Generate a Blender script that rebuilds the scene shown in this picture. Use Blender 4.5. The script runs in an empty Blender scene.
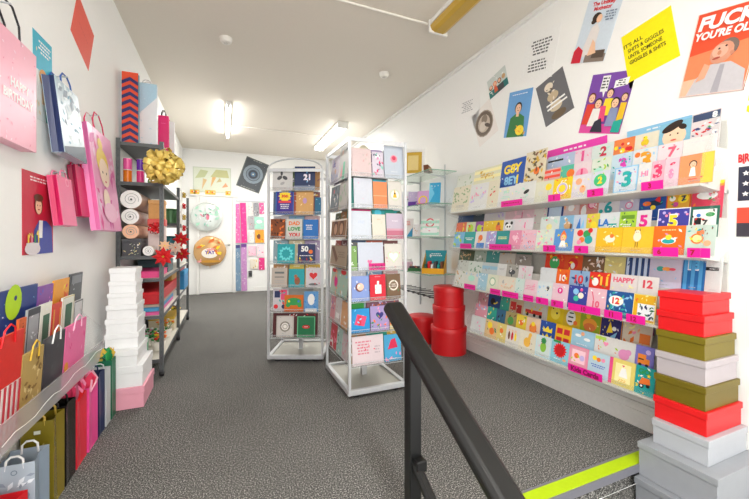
import bpy, math, random
from mathutils import Matrix, Vector
random.seed(7)
sc = bpy.context.scene
COL = sc.collection
PI = math.pi
# ------------------------------------------------------------------ camera numbers
F = 354.0; YAW = 0.3996; EYE = 1.144
CS, SN = math.cos(YAW), math.sin(YAW)
XL, XR, CEIL, YB = -0.80, 2.34, 3.0, 8.18
def Dx(px, X): return F*X/(CS*(px-225.0))           # depth of a point on the plane x = X
def Yx(px, X): return (Dx(px, X)-X*SN)/CS
def Zd(py, d): return EYE-(py-239.0)/F*d
def Xy(px, Y):
    t = (px-374.5)/F
    return Y*(SN+t*CS)/(CS-t*SN)
def dep(X, Y): return Y*CS+X*SN
# ------------------------------------------------------------------ materials
PAL = dict(wh='f6f6f4', cr='f4ecd6', pk='f48fb4', lp='f8c8d6', mg='e0118f', rd='d81e26', dr='a80f18', orr='f0782a', ye='fbdc2e', ly='fbf0a0',
  li='b4dc28', gn='2c9a4c', dgn='14603a', tl='1fa8a4', sk='8cc8ec', bl='2a7ad0', nv='22305e', pu='6a3aa6', la='c6b4e6', br='7a4a2c', gd='d8b03c',
  gy='a8aaac', lg='d2d4d6', dg='4a4c50', bk='161618', mi='b0e4d0', pe='f8b084', tan='d2a878', sn='f2c4a2', ol='7a6a1c', si='bfc3c8', hr='2c1c14',
  yh='f0cc60', cy='22b4d4', coral='f0503c', wine='8c2a4a', kraft='c89a5e', cream2='efe2c0')
PAL['or'] = 'f0782a'
_M = {}
def hexc(h):
    c = [int(h[i:i+2], 16)/255 for i in (0, 2, 4)]
    return tuple((x/12.92 if x <= .04045 else ((x+.055)/1.055)**2.4) for x in c)
def mat(name, rough=.5, metal=0.0, sheen=0, bump=0.0, scale=60, var=.06, alpha=None, emit=None, emc=None, key=None):
    k = (name, rough, metal, bump, scale, var, alpha, emit, key)
    if k in _M: return _M[k]
    m = bpy.data.materials.new(key or name); m.use_nodes = True
    nt = m.node_tree; N = nt.nodes; L = nt.links
    b = N['Principled BSDF']
    rgb = hexc(PAL.get(name, name))
    tc = N.new('ShaderNodeTexCoord'); no = N.new('ShaderNodeTexNoise'); no.inputs['Scale'].default_value = scale
    L.new(tc.outputs['Object'], no.inputs['Vector'])
    mx = N.new('ShaderNodeMix'); mx.data_type = 'RGBA'
    L.new(no.outputs['Fac'], mx.inputs['Factor'])
    mx.inputs['A'].default_value = tuple(c*(1-var) for c in rgb)+(1,)
    mx.inputs['B'].default_value = tuple(min(1, c*(1+var)) for c in rgb)+(1,)
    L.new(mx.outputs['Result'], b.inputs['Base Color'])
    b.inputs['Roughness'].default_value = rough; b.inputs['Metallic'].default_value = metal
    if bump:
        bp = N.new('ShaderNodeBump'); bp.inputs['Strength'].default_value = bump; bp.inputs['Distance'].default_value = .004
        L.new(no.outputs['Fac'], bp.inputs['Height']); L.new(bp.outputs['Normal'], b.inputs['Normal'])
    if emit:
        b.inputs['Emission Color'].default_value = (emc or (1, 1, 1))+(1,)
        b.inputs['Emission Strength'].default_value = emit
    _M[k] = m
    return m
def glassy(name, tint, a=.12, rough=.05):
    if name in _M: return _M[name]
    m = bpy.data.materials.new(name); m.use_nodes = True
    nt = m.node_tree; N = nt.nodes; L = nt.links; N.remove(N['Principled BSDF'])
    t = N.new('ShaderNodeBsdfTransparent'); t.inputs[0].default_value = tint+(1,)
    g = N.new('ShaderNodeBsdfGlossy'); g.inputs['Roughness'].default_value = rough
    d = N.new('ShaderNodeBsdfDiffuse'); d.inputs[0].default_value = (.93, .95, .95, 1)
    m1 = N.new('ShaderNodeMixShader'); m1.inputs[0].default_value = .5
    L.new(g.outputs[0], m1.inputs[1]); L.new(d.outputs[0], m1.inputs[2])
    m2 = N.new('ShaderNodeMixShader'); m2.inputs[0].default_value = a
    L.new(t.outputs[0], m2.inputs[1]); L.new(m1.outputs[0], m2.inputs[2])
    L.new(m2.outputs[0], N['Material Output'].inputs[0])
    _M[name] = m; return m
ACR = glassy('clear_acrylic', (.985, .99, .99), .06)
FROST = glassy('frosted_acrylic', (.98, .96, .97), .30, .3)
GLS = glassy('green_edged_glass', (.92, .97, .94), .25)
WIRE = mat('d0d3d6', .32, .35, key='silver_paint')
def speckle(name, cols, scale=260, rough=.95):
    m = bpy.data.materials.new(name); m.use_nodes = True
    nt = m.node_tree; N = nt.nodes; L = nt.links; b = N['Principled BSDF']
    tc = N.new('ShaderNodeTexCoord'); no = N.new('ShaderNodeTexNoise'); no.inputs['Scale'].default_value = scale
    no.inputs['Detail'].default_value = 3; L.new(tc.outputs['Object'], no.inputs['Vector'])
    cr = N.new('ShaderNodeValToRGB'); L.new(no.outputs['Fac'], cr.inputs[0])
    e = cr.color_ramp.elements
    e[0].position = cols[0][0]; e[0].color = hexc(cols[0][1])+(1,)
    e[1].position = cols[-1][0]; e[1].color = hexc(cols[-1][1])+(1,)
    for p, c in cols[1:-1]:
        q = e.new(p); q.color = hexc(c)+(1,)
    n2 = N.new('ShaderNodeTexNoise'); n2.inputs['Scale'].default_value = 2.2; L.new(tc.outputs['Object'], n2.inputs['Vector'])
    mx = N.new('ShaderNodeMix'); mx.data_type = 'RGBA'; mx.blend_type = 'MULTIPLY'; mx.inputs['Factor'].default_value = .25
    L.new(cr.outputs[0], mx.inputs['A']); L.new(n2.outputs['Fac'], mx.inputs['B'])
    L.new(mx.outputs['Result'], b.inputs['Base Color']); b.inputs['Roughness'].default_value = rough
    b.inputs['Specular IOR Level'].default_value = .15
    bp = N.new('ShaderNodeBump'); bp.inputs['Strength'].default_value = .35; bp.inputs['Distance'].default_value = .002
    L.new(no.outputs['Fac'], bp.inputs['Height']); L.new(bp.outputs['Normal'], b.inputs['Normal'])
    return m
def paper(name, f=.86):
    c = PAL.get(name, name)
    v = [int(c[i:i+2], 16) for i in (0, 2, 4)]; m = sum(v)/3
    return ''.join('%02x' % max(0, min(255, int((m+(x-m)*1.18)*f))) for x in v)
def M_(x):
    if isinstance(x, str): return mat(x)
    return x
# ------------------------------------------------------------------ text outlines
_T = {}
def glyphs(s, bold=.0):
    k = (s, bold)
    if k in _T: return _T[k]
    cu = bpy.data.curves.new('letters', 'FONT'); cu.body = s; cu.offset = bold; cu.resolution_u = 3
    cu.align_x = 'CENTER'; cu.align_y = 'CENTER'; cu.space_line = .95
    o = bpy.data.objects.new('letters', cu)
    me = o.to_mesh()
    vs = [(v.co.x, v.co.y) for v in me.vertices]; fs = [tuple(p.vertices) for p in me.polygons]
    nz = [p.normal.z for p in me.polygons]
    fs = [f if n > 0 else tuple(reversed(f)) for f, n in zip(fs, nz)]
    o.to_mesh_clear(); bpy.data.objects.remove(o); bpy.data.curves.remove(cu)
    xs = [v[0] for v in vs] or [0]; ys = [v[1] for v in vs] or [0]
    cx, cy = (min(xs)+max(xs))/2, (min(ys)+max(ys))/2
    vs = [(x-cx, y-cy) for x, y in vs]
    _T[k] = (vs, fs, max(xs)-min(xs), max(ys)-min(ys)); return _T[k]
# ------------------------------------------------------------------ mesh builder
class MB:
    def __init__(s): s.v = []; s.f = []; s.mi = []; s.sm = []; s.mats = []
    def slot(s, m):
        m = M_(m)
        if m not in s.mats: s.mats.append(m)
        return s.mats.index(m)
    def add(s, vs, fs, m, T=None, smooth=False):
        o = len(s.v); k = s.slot(m)
        for v in vs:
            v = Vector(v)
            s.v.append(T @ v if T is not None else v)
        for f in fs:
            s.f.append(tuple(i+o for i in f)); s.mi.append(k); s.sm.append(smooth)
    def box(s, a, b, m, T=None):
        x0, y0, z0 = a; x1, y1, z1 = b
        if x0 > x1: x0, x1 = x1, x0
        if y0 > y1: y0, y1 = y1, y0
        if z0 > z1: z0, z1 = z1, z0
        vs = [(x0,y0,z0),(x1,y0,z0),(x1,y1,z0),(x0,y1,z0),(x0,y0,z1),(x1,y0,z1),(x1,y1,z1),(x0,y1,z1)]
        s.add(vs, [(0,3,2,1),(4,5,6,7),(0,1,5,4),(1,2,6,5),(2,3,7,6),(3,0,4,7)], m, T)
    def rbox(s, a, b, r, m, T=None, smooth=False):              # box with bevelled vertical+horizontal edges (chamfer)
        x0, y0, z0 = a; x1, y1, z1 = b
        vs = []; ix = {}
        for i, x in enumerate((x0, x1)):
            for j, y in enumerate((y0, y1)):
                for k, z in enumerate((z0, z1)):
                    sx, sy, sz = (1, -1)[i], (1, -1)[j], (1, -1)[k]
                    for ax, p in enumerate(((x, y+sy*r, z+sz*r), (x+sx*r, y, z+sz*r), (x+sx*r, y+sy*r, z))):
                        ix[i, j, k, ax] = len(vs); vs.append(p)
        fs = []
        q = lambda *a: fs.append(tuple(ix[t] for t in a))
        q((0,0,0,0),(0,0,1,0),(0,1,1,0),(0,1,0,0)); q((1,0,0,0),(1,1,0,0),(1,1,1,0),(1,0,1,0))
        q((0,0,0,1),(1,0,0,1),(1,0,1,1),(0,0,1,1)); q((0,1,0,1),(0,1,1,1),(1,1,1,1),(1,1,0,1))
        q((0,0,0,2),(0,1,0,2),(1,1,0,2),(1,0,0,2)); q((0,0,1,2),(1,0,1,2),(1,1,1,2),(0,1,1,2))
        for i in (0, 1):
            for j in (0, 1):
                q((i,j,0,0),(i,j,1,0),(i,j,1,1),(i,j,0,1)); q((i,0,j,0),(i,1,j,0),(i,1,j,2),(i,0,j,2)); q((0,i,j,1),(1,i,j,1),(1,i,j,2),(0,i,j,2))
                for k in (0, 1): q((i,j,k,0),(i,j,k,1),(i,j,k,2))
        s.add(vs, fs, m, T, smooth)
        s.fix = True
    def poly(s, pts, z, m, T=None):
        a = sum(pts[i][0]*pts[(i+1) % len(pts)][1]-pts[(i+1) % len(pts)][0]*pts[i][1] for i in range(len(pts)))
        if a < 0: pts = list(reversed(pts))
        s.add([(x, y, z) for x, y in pts], [tuple(range(len(pts)))], m, T)
    def prism(s, pts, z0, z1, m, T=None):
        a = sum(pts[i][0]*pts[(i+1) % len(pts)][1]-pts[(i+1) % len(pts)][0]*pts[i][1] for i in range(len(pts)))
        if a < 0: pts = list(reversed(pts))
        n = len(pts)
        vs = [(x, y, z0) for x, y in pts]+[(x, y, z1) for x, y in pts]
        fs = [tuple(reversed(range(n))), tuple(range(n, 2*n))]+[(i, (i+1) % n, n+(i+1) % n, n+i) for i in range(n)]
        s.add(vs, fs, m, T)
    def lathe(s, prof, m, n=20, T=None, smooth=True):           # profile (r, z) bottom to top
        vs = []; fs = []
        for r, z in prof:
            for i in range(n):
                a = 2*PI*i/n; vs.append((r*math.cos(a), r*math.sin(a), z))
        for k in range(len(prof)-1):
            for i in range(n):
                j = (i+1) % n; fs.append((k*n+i, k*n+j, (k+1)*n+j, (k+1)*n+i))
        s.add(vs, fs, m, T, smooth)
        if prof[0][0] > 1e-5: s.add([vs[i] for i in range(n)], [tuple(reversed(range(n)))], m, T)
        if prof[-1][0] > 1e-5: s.add(vs[-n:], [tuple(range(n))], m, T)
    def tube(s, pts, r, m, n=8, T=None, closed=False):
        pts = [Vector(p) for p in pts]; vs = []; fs = []; N = len(pts)
        up = None
        for k, p in enumerate(pts):
            t = (pts[(k+1) % N]-pts[k-1]) if closed or 0 < k < N-1 else (pts[1]-pts[0] if k == 0 else pts[-1]-pts[-2])
            t.normalize()
            if up is None:
                up = Vector((0, 0, 1)) if abs(t.z) < .9 else Vector((1, 0, 0))
            a = (up-t*up.dot(t))
            if a.length < 1e-4: a = t.orthogonal()
            a.normalize(); up = a; b = t.cross(a)
            rr = r[k] if isinstance(r, (list, tuple)) else r
            for i in range(n):
                g = 2*PI*i/n; vs.append(p+a*(rr*math.cos(g))+b*(rr*math.sin(g)))
        for k in range(N if closed else N-1):
            q = (k+1) % N
            for i in range(n):
                j = (i+1) % n; fs.append((k*n+i, k*n+j, q*n+j, q*n+i))
        s.add(vs, fs, m, T, True)
        if not closed:
            s.add(vs[:n], [tuple(reversed(range(n)))], m, T); s.add(vs[-n:], [tuple(range(n))], m, T)
    def ribbon(s, pts, side, w, m, T=None):                      # flat band along pts
        pts = [Vector(p) for p in pts]; side = Vector(side).normalized()*w/2; vs = []
        for p in pts: vs += [p-side, p+side]
        s.add(vs, [(2*i, 2*i+1, 2*i+3, 2*i+2) for i in range(len(pts)-1)], m, T, True)
    def build(s, name, parent=None, T=None, label=None, cat=None, group=None, kind=None):
        me = bpy.data.meshes.new(name)
        me.from_pydata([tuple(v) for v in s.v], [], s.f)
        for m in s.mats: me.materials.append(m)
        me.polygons.foreach_set('material_index', s.mi)
        me.polygons.foreach_set('use_smooth', s.sm)
        if getattr(s, 'fix', False):
            import bmesh
            bm = bmesh.new(); bm.from_mesh(me); bmesh.ops.recalc_face_normals(bm, faces=bm.faces); bm.to_mesh(me); bm.free()
        me.update()
        return place(bpy.data.objects.new(name, me), parent, T, label, cat, group, kind)
LAB = {}
def place(o, parent=None, T=None, label=None, cat=None, group=None, kind=None):
    COL.objects.link(o)
    if parent: o.parent = parent
    if T is not None: o.matrix_local = T if isinstance(T, Matrix) else Matrix.Translation(T)
    if label:
        n = len(label.split()); assert 2 <= n <= 16, label
        o['label'] = label
        if not parent:
            if label in LAB: print('DUPLABEL', label)
            LAB[label] = 1
    if cat: o['category'] = cat
    if group: o['group'] = group
    if kind: o['kind'] = kind
    return o
def thing(name, label, cat, T=None, group=None):
    o = bpy.data.objects.new(name, None); o.empty_display_size = .05
    return place(o, None, T, label, cat, group)
def frame(o, x, y, z):
    m = Matrix.Identity(4)
    for i, a in enumerate((x, y, z)):
        for k in range(3): m[k][i] = a[k]
    for k in range(3): m[k][3] = o[k]
    return m
# ------------------------------------------------------------------ flat printed art
def ell(cx, cy, rx, ry, n=16, a0=0, a1=2*PI, rot=0):
    out = []
    for i in range(n):
        a = a0+(a1-a0)*i/(n if a1-a0 > 6.28 else n-1)
        x, y = rx*math.cos(a), ry*math.sin(a)
        out.append((cx+x*math.cos(rot)-y*math.sin(rot), cy+x*math.sin(rot)+y*math.cos(rot)))
    return out
def art(mb, w, h, z, dsl, T=None, step=.0005):
    """marks in card space: u 0..1 left to right, v 0..1 upwards, sizes in card widths"""
    rnd = random.Random(dsl)
    U = lambda u: (float(u)-.5)*w
    V = lambda v: float(v)*h
    for it in dsl.split(';'):
        p = it.strip().split(' ')
        if not p[0]: continue
        z += step
        k = p[0]; c = p[1]
        a = p[2:]
        if k == 'r':
            x0, y0, x1, y1 = map(float, a); mb.poly([(U(x0), V(y0)), (U(x1), V(y0)), (U(x1), V(y1)), (U(x0), V(y1))], z, c, T)
        elif k == 'g':                                            # polygon u v u v ...
            q = list(map(float, a)); mb.poly([(U(q[i]), V(q[i+1])) for i in range(0, len(q), 2)], z, c, T)
        elif k == 'd': mb.poly(ell(U(a[0]), V(a[1]), float(a[2])*w, float(a[2])*w), z, c, T)
        elif k == 'o': mb.poly(ell(U(a[0]), V(a[1]), float(a[2])*w, float(a[3])*w, rot=float(a[4]) if len(a) > 4 else 0), z, c, T)
        elif k == 'ring':
            r = float(a[2])*w
            mb.poly(ell(U(a[0]), V(a[1]), r, r), z, c, T); mb.poly(ell(U(a[0]), V(a[1]), r*.72, r*.72), z+step*.5, a[3], T)
        elif k == 'h':
            r = float(a[2])*w; pts = []
            for i in range(18):
                t = 2*PI*i/18; pts.append((U(a[0])+r*.06*16*math.sin(t)**3, V(a[1])+r*.06*(13*math.cos(t)-5*math.cos(2*t)-2*math.cos(3*t)-math.cos(4*t))))
            mb.poly(pts, z, c, T)
        elif k == 's':
            r = float(a[2])*w; pts = []
            n = int(a[3]) if len(a) > 3 else 5
            for i in range(2*n):
                q = r if i % 2 == 0 else r*(.45 if n < 8 else .72); t = PI/2+PI*i/n; pts.append((U(a[0])+q*math.cos(t), V(a[1])+q*math.sin(t)))
            mb.poly(pts, z, c, T)
        elif k == 'f':
            r = float(a[2])*w
            for i in range(6):
                t = 2*PI*i/6; mb.poly(ell(U(a[0])+r*.6*math.cos(t), V(a[1])+r*.6*math.sin(t), r*.42, r*.3, 8, rot=t), z+step*.1*i, c, T)
            mb.poly(ell(U(a[0]), V(a[1]), r*.25, r*.25, 8), z+step*.8, a[3] if len(a) > 3 else 'ye', T)
        elif k == 't' or k == 'T':
            s = c.replace('_', ' ').replace('|', '\n'); col = a[0]
            vs, fs, gw, gh = glyphs(s, .02 if k == 't' else .045)
            hh = float(a[3])*h; mw = (float(a[4]) if len(a) > 4 else .9)*w
            kx = ky = hh/max(gh, .01)
            if gw*kx > mw: kx = mw/gw
            sh = float(a[5]) if len(a) > 5 else 0; ro = math.radians(float(a[6])) if len(a) > 6 else 0; cr_, sr_ = math.cos(ro), math.sin(ro)
            mb.add([(U(a[1])+(x*kx+sh*y*ky)*cr_-y*ky*sr_, V(a[2])+(x*kx+sh*y*ky)*sr_+y*ky*cr_, z) for x, y in vs], fs, col, T)
        elif k == 'l':                                            # rows of small print
            cx, cy, ww, n, pitch = float(a[0]), float(a[1]), float(a[2]), int(a[3]), float(a[4])
            for i in range(n):
                yy = cy-(i-(n-1)/2)*pitch; q = ww*rnd.uniform(.6, 1)/2; x = cx-q
                while x < cx+q:
                    e = min(cx+q, x+rnd.uniform(.04, .11)); mb.poly([(U(x), V(yy-pitch*.25)), (U(e), V(yy-pitch*.25)), (U(e), V(yy+pitch*.25)), (U(x), V(yy+pitch*.25))], z, c, T); x = e+.025
        elif k == 'p' or k == 'q':                                # scattered dots / confetti: n size [second colour]
            n = int(a[0]); s = float(a[1])
            x0, y0, x1, y1 = (map(float, a[3:7]) if len(a) > 6 else (.08, .06, .92, .94))
            for i in range(n):
                cc = c if len(a) < 3 or i % 2 == 0 or a[2] == '-' else a[2]
                x, y = rnd.uniform(x0, x1), rnd.uniform(y0, y1); q = s*rnd.uniform(.6, 1.2)*w
                if k == 'p': mb.poly(ell(U(x), V(y), q, q, 7), z+step*.02*i, cc, T)
                else:
                    t = rnd.uniform(0, 3); mb.poly(ell(U(x), V(y), q*1.6, q*.7, 4, rot=t), z+step*.02*i, cc, T)
        elif k == 'st':                                           # vertical stripes n
            n = int(a[0])
            for i in range(n): mb.poly([(U((i+.2)/n), V(0)), (U((i+.7)/n), V(0)), (U((i+.7)/n), V(1)), (U((i+.2)/n), V(1))], z, c, T)
        elif k == 'hs':
            n = int(a[0])
            for i in range(n): mb.poly([(U(0), V((i+.2)/n)), (U(1), V((i+.2)/n)), (U(1), V((i+.7)/n)), (U(0), V((i+.7)/n))], z, c, T)
        elif k == 'b':                                            # frame
            t = float(a[0])
            tv = t*w/h
            for q in ((0, 0, 1, tv), (0, 1-tv, 1, 1), (0, 0, t, 1), (1-t, 0, 1, 1)):
                mb.poly([(U(q[0]), V(q[1])), (U(q[2]), V(q[1])), (U(q[2]), V(q[3])), (U(q[0]), V(q[3]))], z, c, T)
        elif k == 'face':                                         # head: skin, hair colour
            cx, cy, r = float(a[1]), float(a[2]), float(a[3]); rw = r*w
            X, Y = U(cx), V(cy)
            mb.poly(ell(X, Y+rw*.12, rw*1.08, rw*1.25), z, a[0], T)
            mb.poly(ell(X, Y-rw*.08, rw*.85, rw*1.05), z+step*.3, c, T)
            for sx in (-1, 1): mb.poly(ell(X+sx*rw*.35, Y+rw*.05, rw*.1, rw*.12, 6), z+step*.6, 'hr', T)
            mb.poly(ell(X, Y-rw*.5, rw*.3, rw*.08, 8), z+step*.6, 'dr', T)
    return z
def sheet(mb, w, h, base, dsl='', t=.0012, T=None):
    mb.box((-w/2, 0, -t/2), (w/2, h, t/2), base, T)
    if dsl: art(mb, w, h, t/2+.0002, dsl, T)
WORLD_S = 2.3; LW = 31; EXPO = 0.34
# ================================================================== the room
def wallmat(n, c='f4f4f2', var=.015): return mat(c, .7, 0, 0, .05, 30, var, key=n) if False else mat(c, rough=.7, bump=.05, scale=40, var=var, key=n)
WALL = wallmat('painted_wall'); CEI = wallmat('ceiling_paint', 'e6dfd3'); CARPET = speckle('grey_flecked_carpet', [(.32, '383837'), (.45, '5a5a58'), (.55, '777673'), (.68, 'd0cec8')], 165)
SKIRT = mat('f2f1ee', rough=.4, key='gloss_white_paint')
NEAR = -1.4
m = MB(); m.box((XL-.1, 1.16, -.12), (XR+.1, YB+.1, 0), CARPET); m.build('floor', kind='structure')
m = MB()
m.box((XL-.1, .86, -.25), (XR+.1, 1.16, -.17), CARPET); m.box((XL-.1, 1.14, -.17), (XR+.1, 1.158, -.12), CARPET)
m.box((XL-.1, .56, -.42), (XR+.1, .86, -.34), CARPET); m.box((XL-.1, .84, -.34), (XR+.1, .858, -.25), CARPET)
m.box((XL-.1, .54, -.60), (XR+.1, .558, -.42), CARPET)
m.build('floor', kind='structure').name = 'floor_steps'
m = MB(); m.box((XL-.1, NEAR, -.62), (XR+.1, .56, -.51), CARPET); m.build('floor_lower', kind='structure')
m = MB(); m.box((XL-.1, NEAR, CEIL), (XR+.1, YB+.1, CEIL+.1), CEI); m.build('ceiling', kind='structure')
m = MB(); m.box((XL-.1, NEAR, -.6), (XL, YB+.1, CEIL), WALL); m.build('wall_left', kind='structure')
m = MB(); m.box((XR, NEAR, -.6), (XR+.1, YB+.1, CEIL), WALL); m.build('wall_right', kind='structure')
m = MB(); m.box((XL, YB, -.1), (XR, YB+.1, CEIL), WALL); m.build('wall_back', kind='structure')
m = MB()
m.box((XR-.022, 1.20, 0), (XR, YB, .13), SKIRT); m.box((XR-.03, 1.20, 0), (XR-.022, YB, .10), SKIRT); m.box((XR-.018, 1.20, .13), (XR, YB, .145), SKIRT)
m.build('baseboard_right', kind='structure')
m = MB(); m.box((XL, 1.2, 0), (XL+.015, YB-.02, .09), SKIRT); m.build('baseboard_left', kind='structure')
m = MB(); m.box((.58, YB-.015, 0), (XR-.03, YB, .09), SKIRT); m.build('baseboard_back', kind='structure')
# stair nosing with lime insert
m = MB(); m.box((XL, 1.128, -.035), (XR-.03, 1.215, .004), mat('8e8f98', rough=.4, metal=.4, key='nosing_aluminium')); m.box((XL, 1.135, .004), (XR-.03, 1.20, .0065), mat('b4d400', rough=.6, key='lime_tread'))
m.build('trim_1', kind='structure')
# small cove at wall/ceiling joint
m = MB(); m.box((XR-.03, NEAR, CEIL-.03), (XR, YB, CEIL), SKIRT); m.build('trim_2', kind='structure')
m = MB(); m.box((XL, YB-.03, CEIL-.03), (XR-.03, YB, CEIL), SKIRT); m.build('trim_3', kind='structure')
# back door
dx0, dx1 = Xy(200, YB), Xy(232.5, YB)
dz = Zd(196, dep(dx0, YB))
D = thing('door_1', 'plain white flush door at the far end of the shop', 'door', (0, 0, 0)); D['kind'] = 'structure'
m = MB(); m.rbox((dx0, YB-.035, .012), (dx1, YB-.004, dz), .003, SKIRT); DP = m.build('door_panel', D)
m = MB()
for a, b in ((dx0-.06, dx0-.005), (dx1+.005, dx1+.06)): m.box((a, YB-.045, 0), (b, YB, dz+.06), SKIRT)
m.box((dx0-.005, YB-.045, dz+.005), (dx1+.005, YB, dz+.06), SKIRT); m.build('door_frame', D)
m = MB(); hx = dx1-.07
m.lathe([(.025, 0), (.025, .008), (.01, .012), (.01, .05)], mat('b8b8b4', .3, .8), 14, Matrix.Translation((hx, YB-.035, 1.02)) @ Matrix.Rotation(PI/2, 4, 'X'))
m.tube([(hx, YB-.083, 1.02), (hx-.05, YB-.086, 1.02), (hx-.11, YB-.083, 1.018)], .009, mat('b8b8b4', .3, .8)); m.build('door_handle', DP)
# ================================================================== light
W = bpy.data.worlds.new('daylight'); sc.world = W; W.use_nodes = True
W.node_tree.nodes['Background'].inputs[0].default_value = (1, .985, .96, 1); W.node_tree.nodes['Background'].inputs[1].default_value = WORLD_S
def batten(name, label, X, y0, y1, lit, watts, diff=None, tube=True):
    t = thing(name, label, 'light fitting', (X, (y0+y1)/2, CEIL)); L = (y1-y0)/2
    m = MB(); m.rbox((-.035 if tube else -.085, -L, -.04), (.035 if tube else .085, L, -.0005), .004, mat('f4f4f0', .4)); H = m.build('housing', t)
    if tube:
        for s in (-1, 1):
            m = MB(); m.box((-.02, s*L*.985-.012, -.085), (.02, s*L*.985+.012, -.04), mat('f4f4f0', .4)); m.build('lamp_holder', H)
        m = MB(); m.tube([(0, -L*.97, -.068), (0, L*.97, -.068)], .017, mat('ffffff', .4, emit=lit, emc=(1, .98, .93), key='lit_tube'), 12); m.build('fluorescent_tube', H)
    else:
        m = MB(); pr = [(-.075, -.04), (-.085, -.055), (-.07, -.085), (-.04, -.1), (.04, -.1), (.07, -.085), (.085, -.055), (.075, -.04)]
        m.prism(pr, -L*.985, L*.985, diff, Matrix(((1,0,0,0),(0,0,1,0),(0,1,0,0),(0,0,0,1)))); m.fix = True; m.build('diffuser', H)
        for s in (-1, 1):
            m = MB(); m.box((-.09, s*L-.008, -.106), (.09, s*L+.008, -.0005), mat('f4f4f0', .4)); m.build('end_cap', H)
    if watts:
        l = bpy.data.lights.new('lamp_light', 'AREA'); l.shape = 'RECTANGLE'; l.size = .12; l.size_y = 2*L; l.energy = watts; l.color = (1, .985, .95)
        o = bpy.data.objects.new('lamp_light', l); o.location = (0, 0, -.125); COL.objects.link(o); o.parent = t
    return t
batten('fluorescent_batten', 'bare lit fluorescent batten over the left side of the aisle', .045, 5.15, 6.75, 26, LW, tube=True)
batten('fluorescent_batten', 'lit white fluorescent batten above the front card spinner', 1.72, 5.35, 6.9, 25, LW, diff=mat('ffffff', .4, emit=7, emc=(1, .99, .96), key='lit_diffuser'), tube=False)
batten('fluorescent_batten', 'ceiling batten with yellowed unlit diffuser at top edge', 1.68, 1.05, 2.58, 0, 0, diff=mat('c8a23c', rough=.35, var=.12, scale=3, key='aged_diffuser'), tube=False)
# unseen batten added as fill light, above and behind the viewer
batten('fluorescent_batten', 'lit fluorescent batten near the shop entrance', .1, -1.2, .2, 30, LW*1.7, tube=True)
def conduit(pts, label):
    m = MB(); m.tube(pts, .009, mat('f4efe6', .5)); m.build('conduit', T=(0, 0, 0), label=label, cat='cable conduit')
conduit([(.10, 2.62, CEIL-.011), (1.60, 2.62, CEIL-.011)], 'thin white conduit on ceiling leading to the yellowed batten')
conduit([(.10, 6.2, CEIL-.011), (1.62, 6.2, CEIL-.011)], 'thin white conduit on ceiling between the two lit battens')
def detector(px, py, label):
    d = F*(CEIL-EYE)/(239-py); r = (px-374.5)/F*d; X = d*SN+r*CS; Y = d*CS-r*SN
    t = thing('smoke_detector', label, 'smoke detector', (X, Y, CEIL))
    m = MB(); m.lathe([(.04, -.045), (.052, -.03), (.055, -.012), (.055, -.0005)], mat('f2efe8', .4), 20); m.build('housing', t)
    m = MB(); m.lathe([(.0001, -.054), (.018, -.052), (.02, -.0455)], mat('d8d4cc', .4), 12); m.build('sensor_cap', t)
detector(384, 73, 'small round white smoke detector at mid ceiling')
detector(226, 38, 'small white ceiling rose nearer the left wall')
# ================================================================== wall racks of cards on the right
def rmat(Y, X, Z, lean=0.0, roll=0.0):
    """card frame on the right wall: viewer's left to right runs toward the camera"""
    m = frame((X, Y, Z), (0, -1, 0), (math.sin(lean), 0, math.cos(lean)), (-math.cos(lean), 0, math.sin(lean)))
    return m @ Matrix.Rotation(roll, 4, 'Z') if roll else m
RACKY0 = .95
def rack(z0, yfar, label, tags, banners=()):
    t = thing('wall_card_rack', label, 'card rack', (XR, (RACKY0+yfar)/2, z0)); L = (yfar-RACKY0)/2
    W_ = mat('dedbd3', rough=.35, key='white_rack_plastic')
    pr = [(-.252, -.012), (-.252, 0), (-.185, 0), (-.185, .09), (-.12, .09), (-.12, .185), (-.012, .185), (-.012, .33), (-.002, .33), (-.002, -.04)]
    S = Matrix(((1,0,0,0),(0,0,1,0),(0,1,0,0),(0,0,0,1)))
    m = MB(); m.prism(pr, -L, L, W_, S); m.fix = True; ST = m.build('stepped_tray', t)
    m = MB(); m.box((-.258, -L, -.016), (-.2535, L, .035), ACR); FL = m.build('front_lip', t)
    for s in (-1, 1):
        m = MB(); m.prism([(-.262, -.02), (-.262, .11), (-.20, .19), (-.12, .34), (-.001, .40), (-.001, -.10), (-.02, -.1)], s*(L+.002), s*(L+.006), ACR, S); m.fix = True
        m.build('end_panel', ST)
    for (p0, p1, txt) in tags:
        X = XR-.262; ya, yb = Yx(p0, X), Yx(p1, X); w = ya-yb; yc = (ya+yb)/2-(RACKY0+yfar)/2
        m = MB(); m.box((-w/2, -.008, -.001), (w/2, .038, .001), mat('e8149a', .5))
        if txt: art(m, w, .046, .0012, txt, T=Matrix.Translation((0, -.008, 0)))
        m.build('price_label', FL, frame((-.2605, yc, 0), (0, -1, 0), (0, 0, 1), (-1, 0, 0)))
    for (p0, p1, z, h, col, a, lab) in banners:
        X = XR-.02; ya, yb = Yx(p0, X), Yx(p1, X); w = ya-yb; yc = (ya+yb)/2-(RACKY0+yfar)/2
        m = MB(); m.box((-w/2, 0, -.001), (w/2, h, .001), col); art(m, w, h, .0012, a)
        m.build('header_strip', ST, frame((-.018, yc, z-z0), (0, -1, 0), (0, 0, 1), (-1, 0, 0)), label=lab)
    return t
BT = 'r bk .2 .3 .8 .42;'
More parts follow.
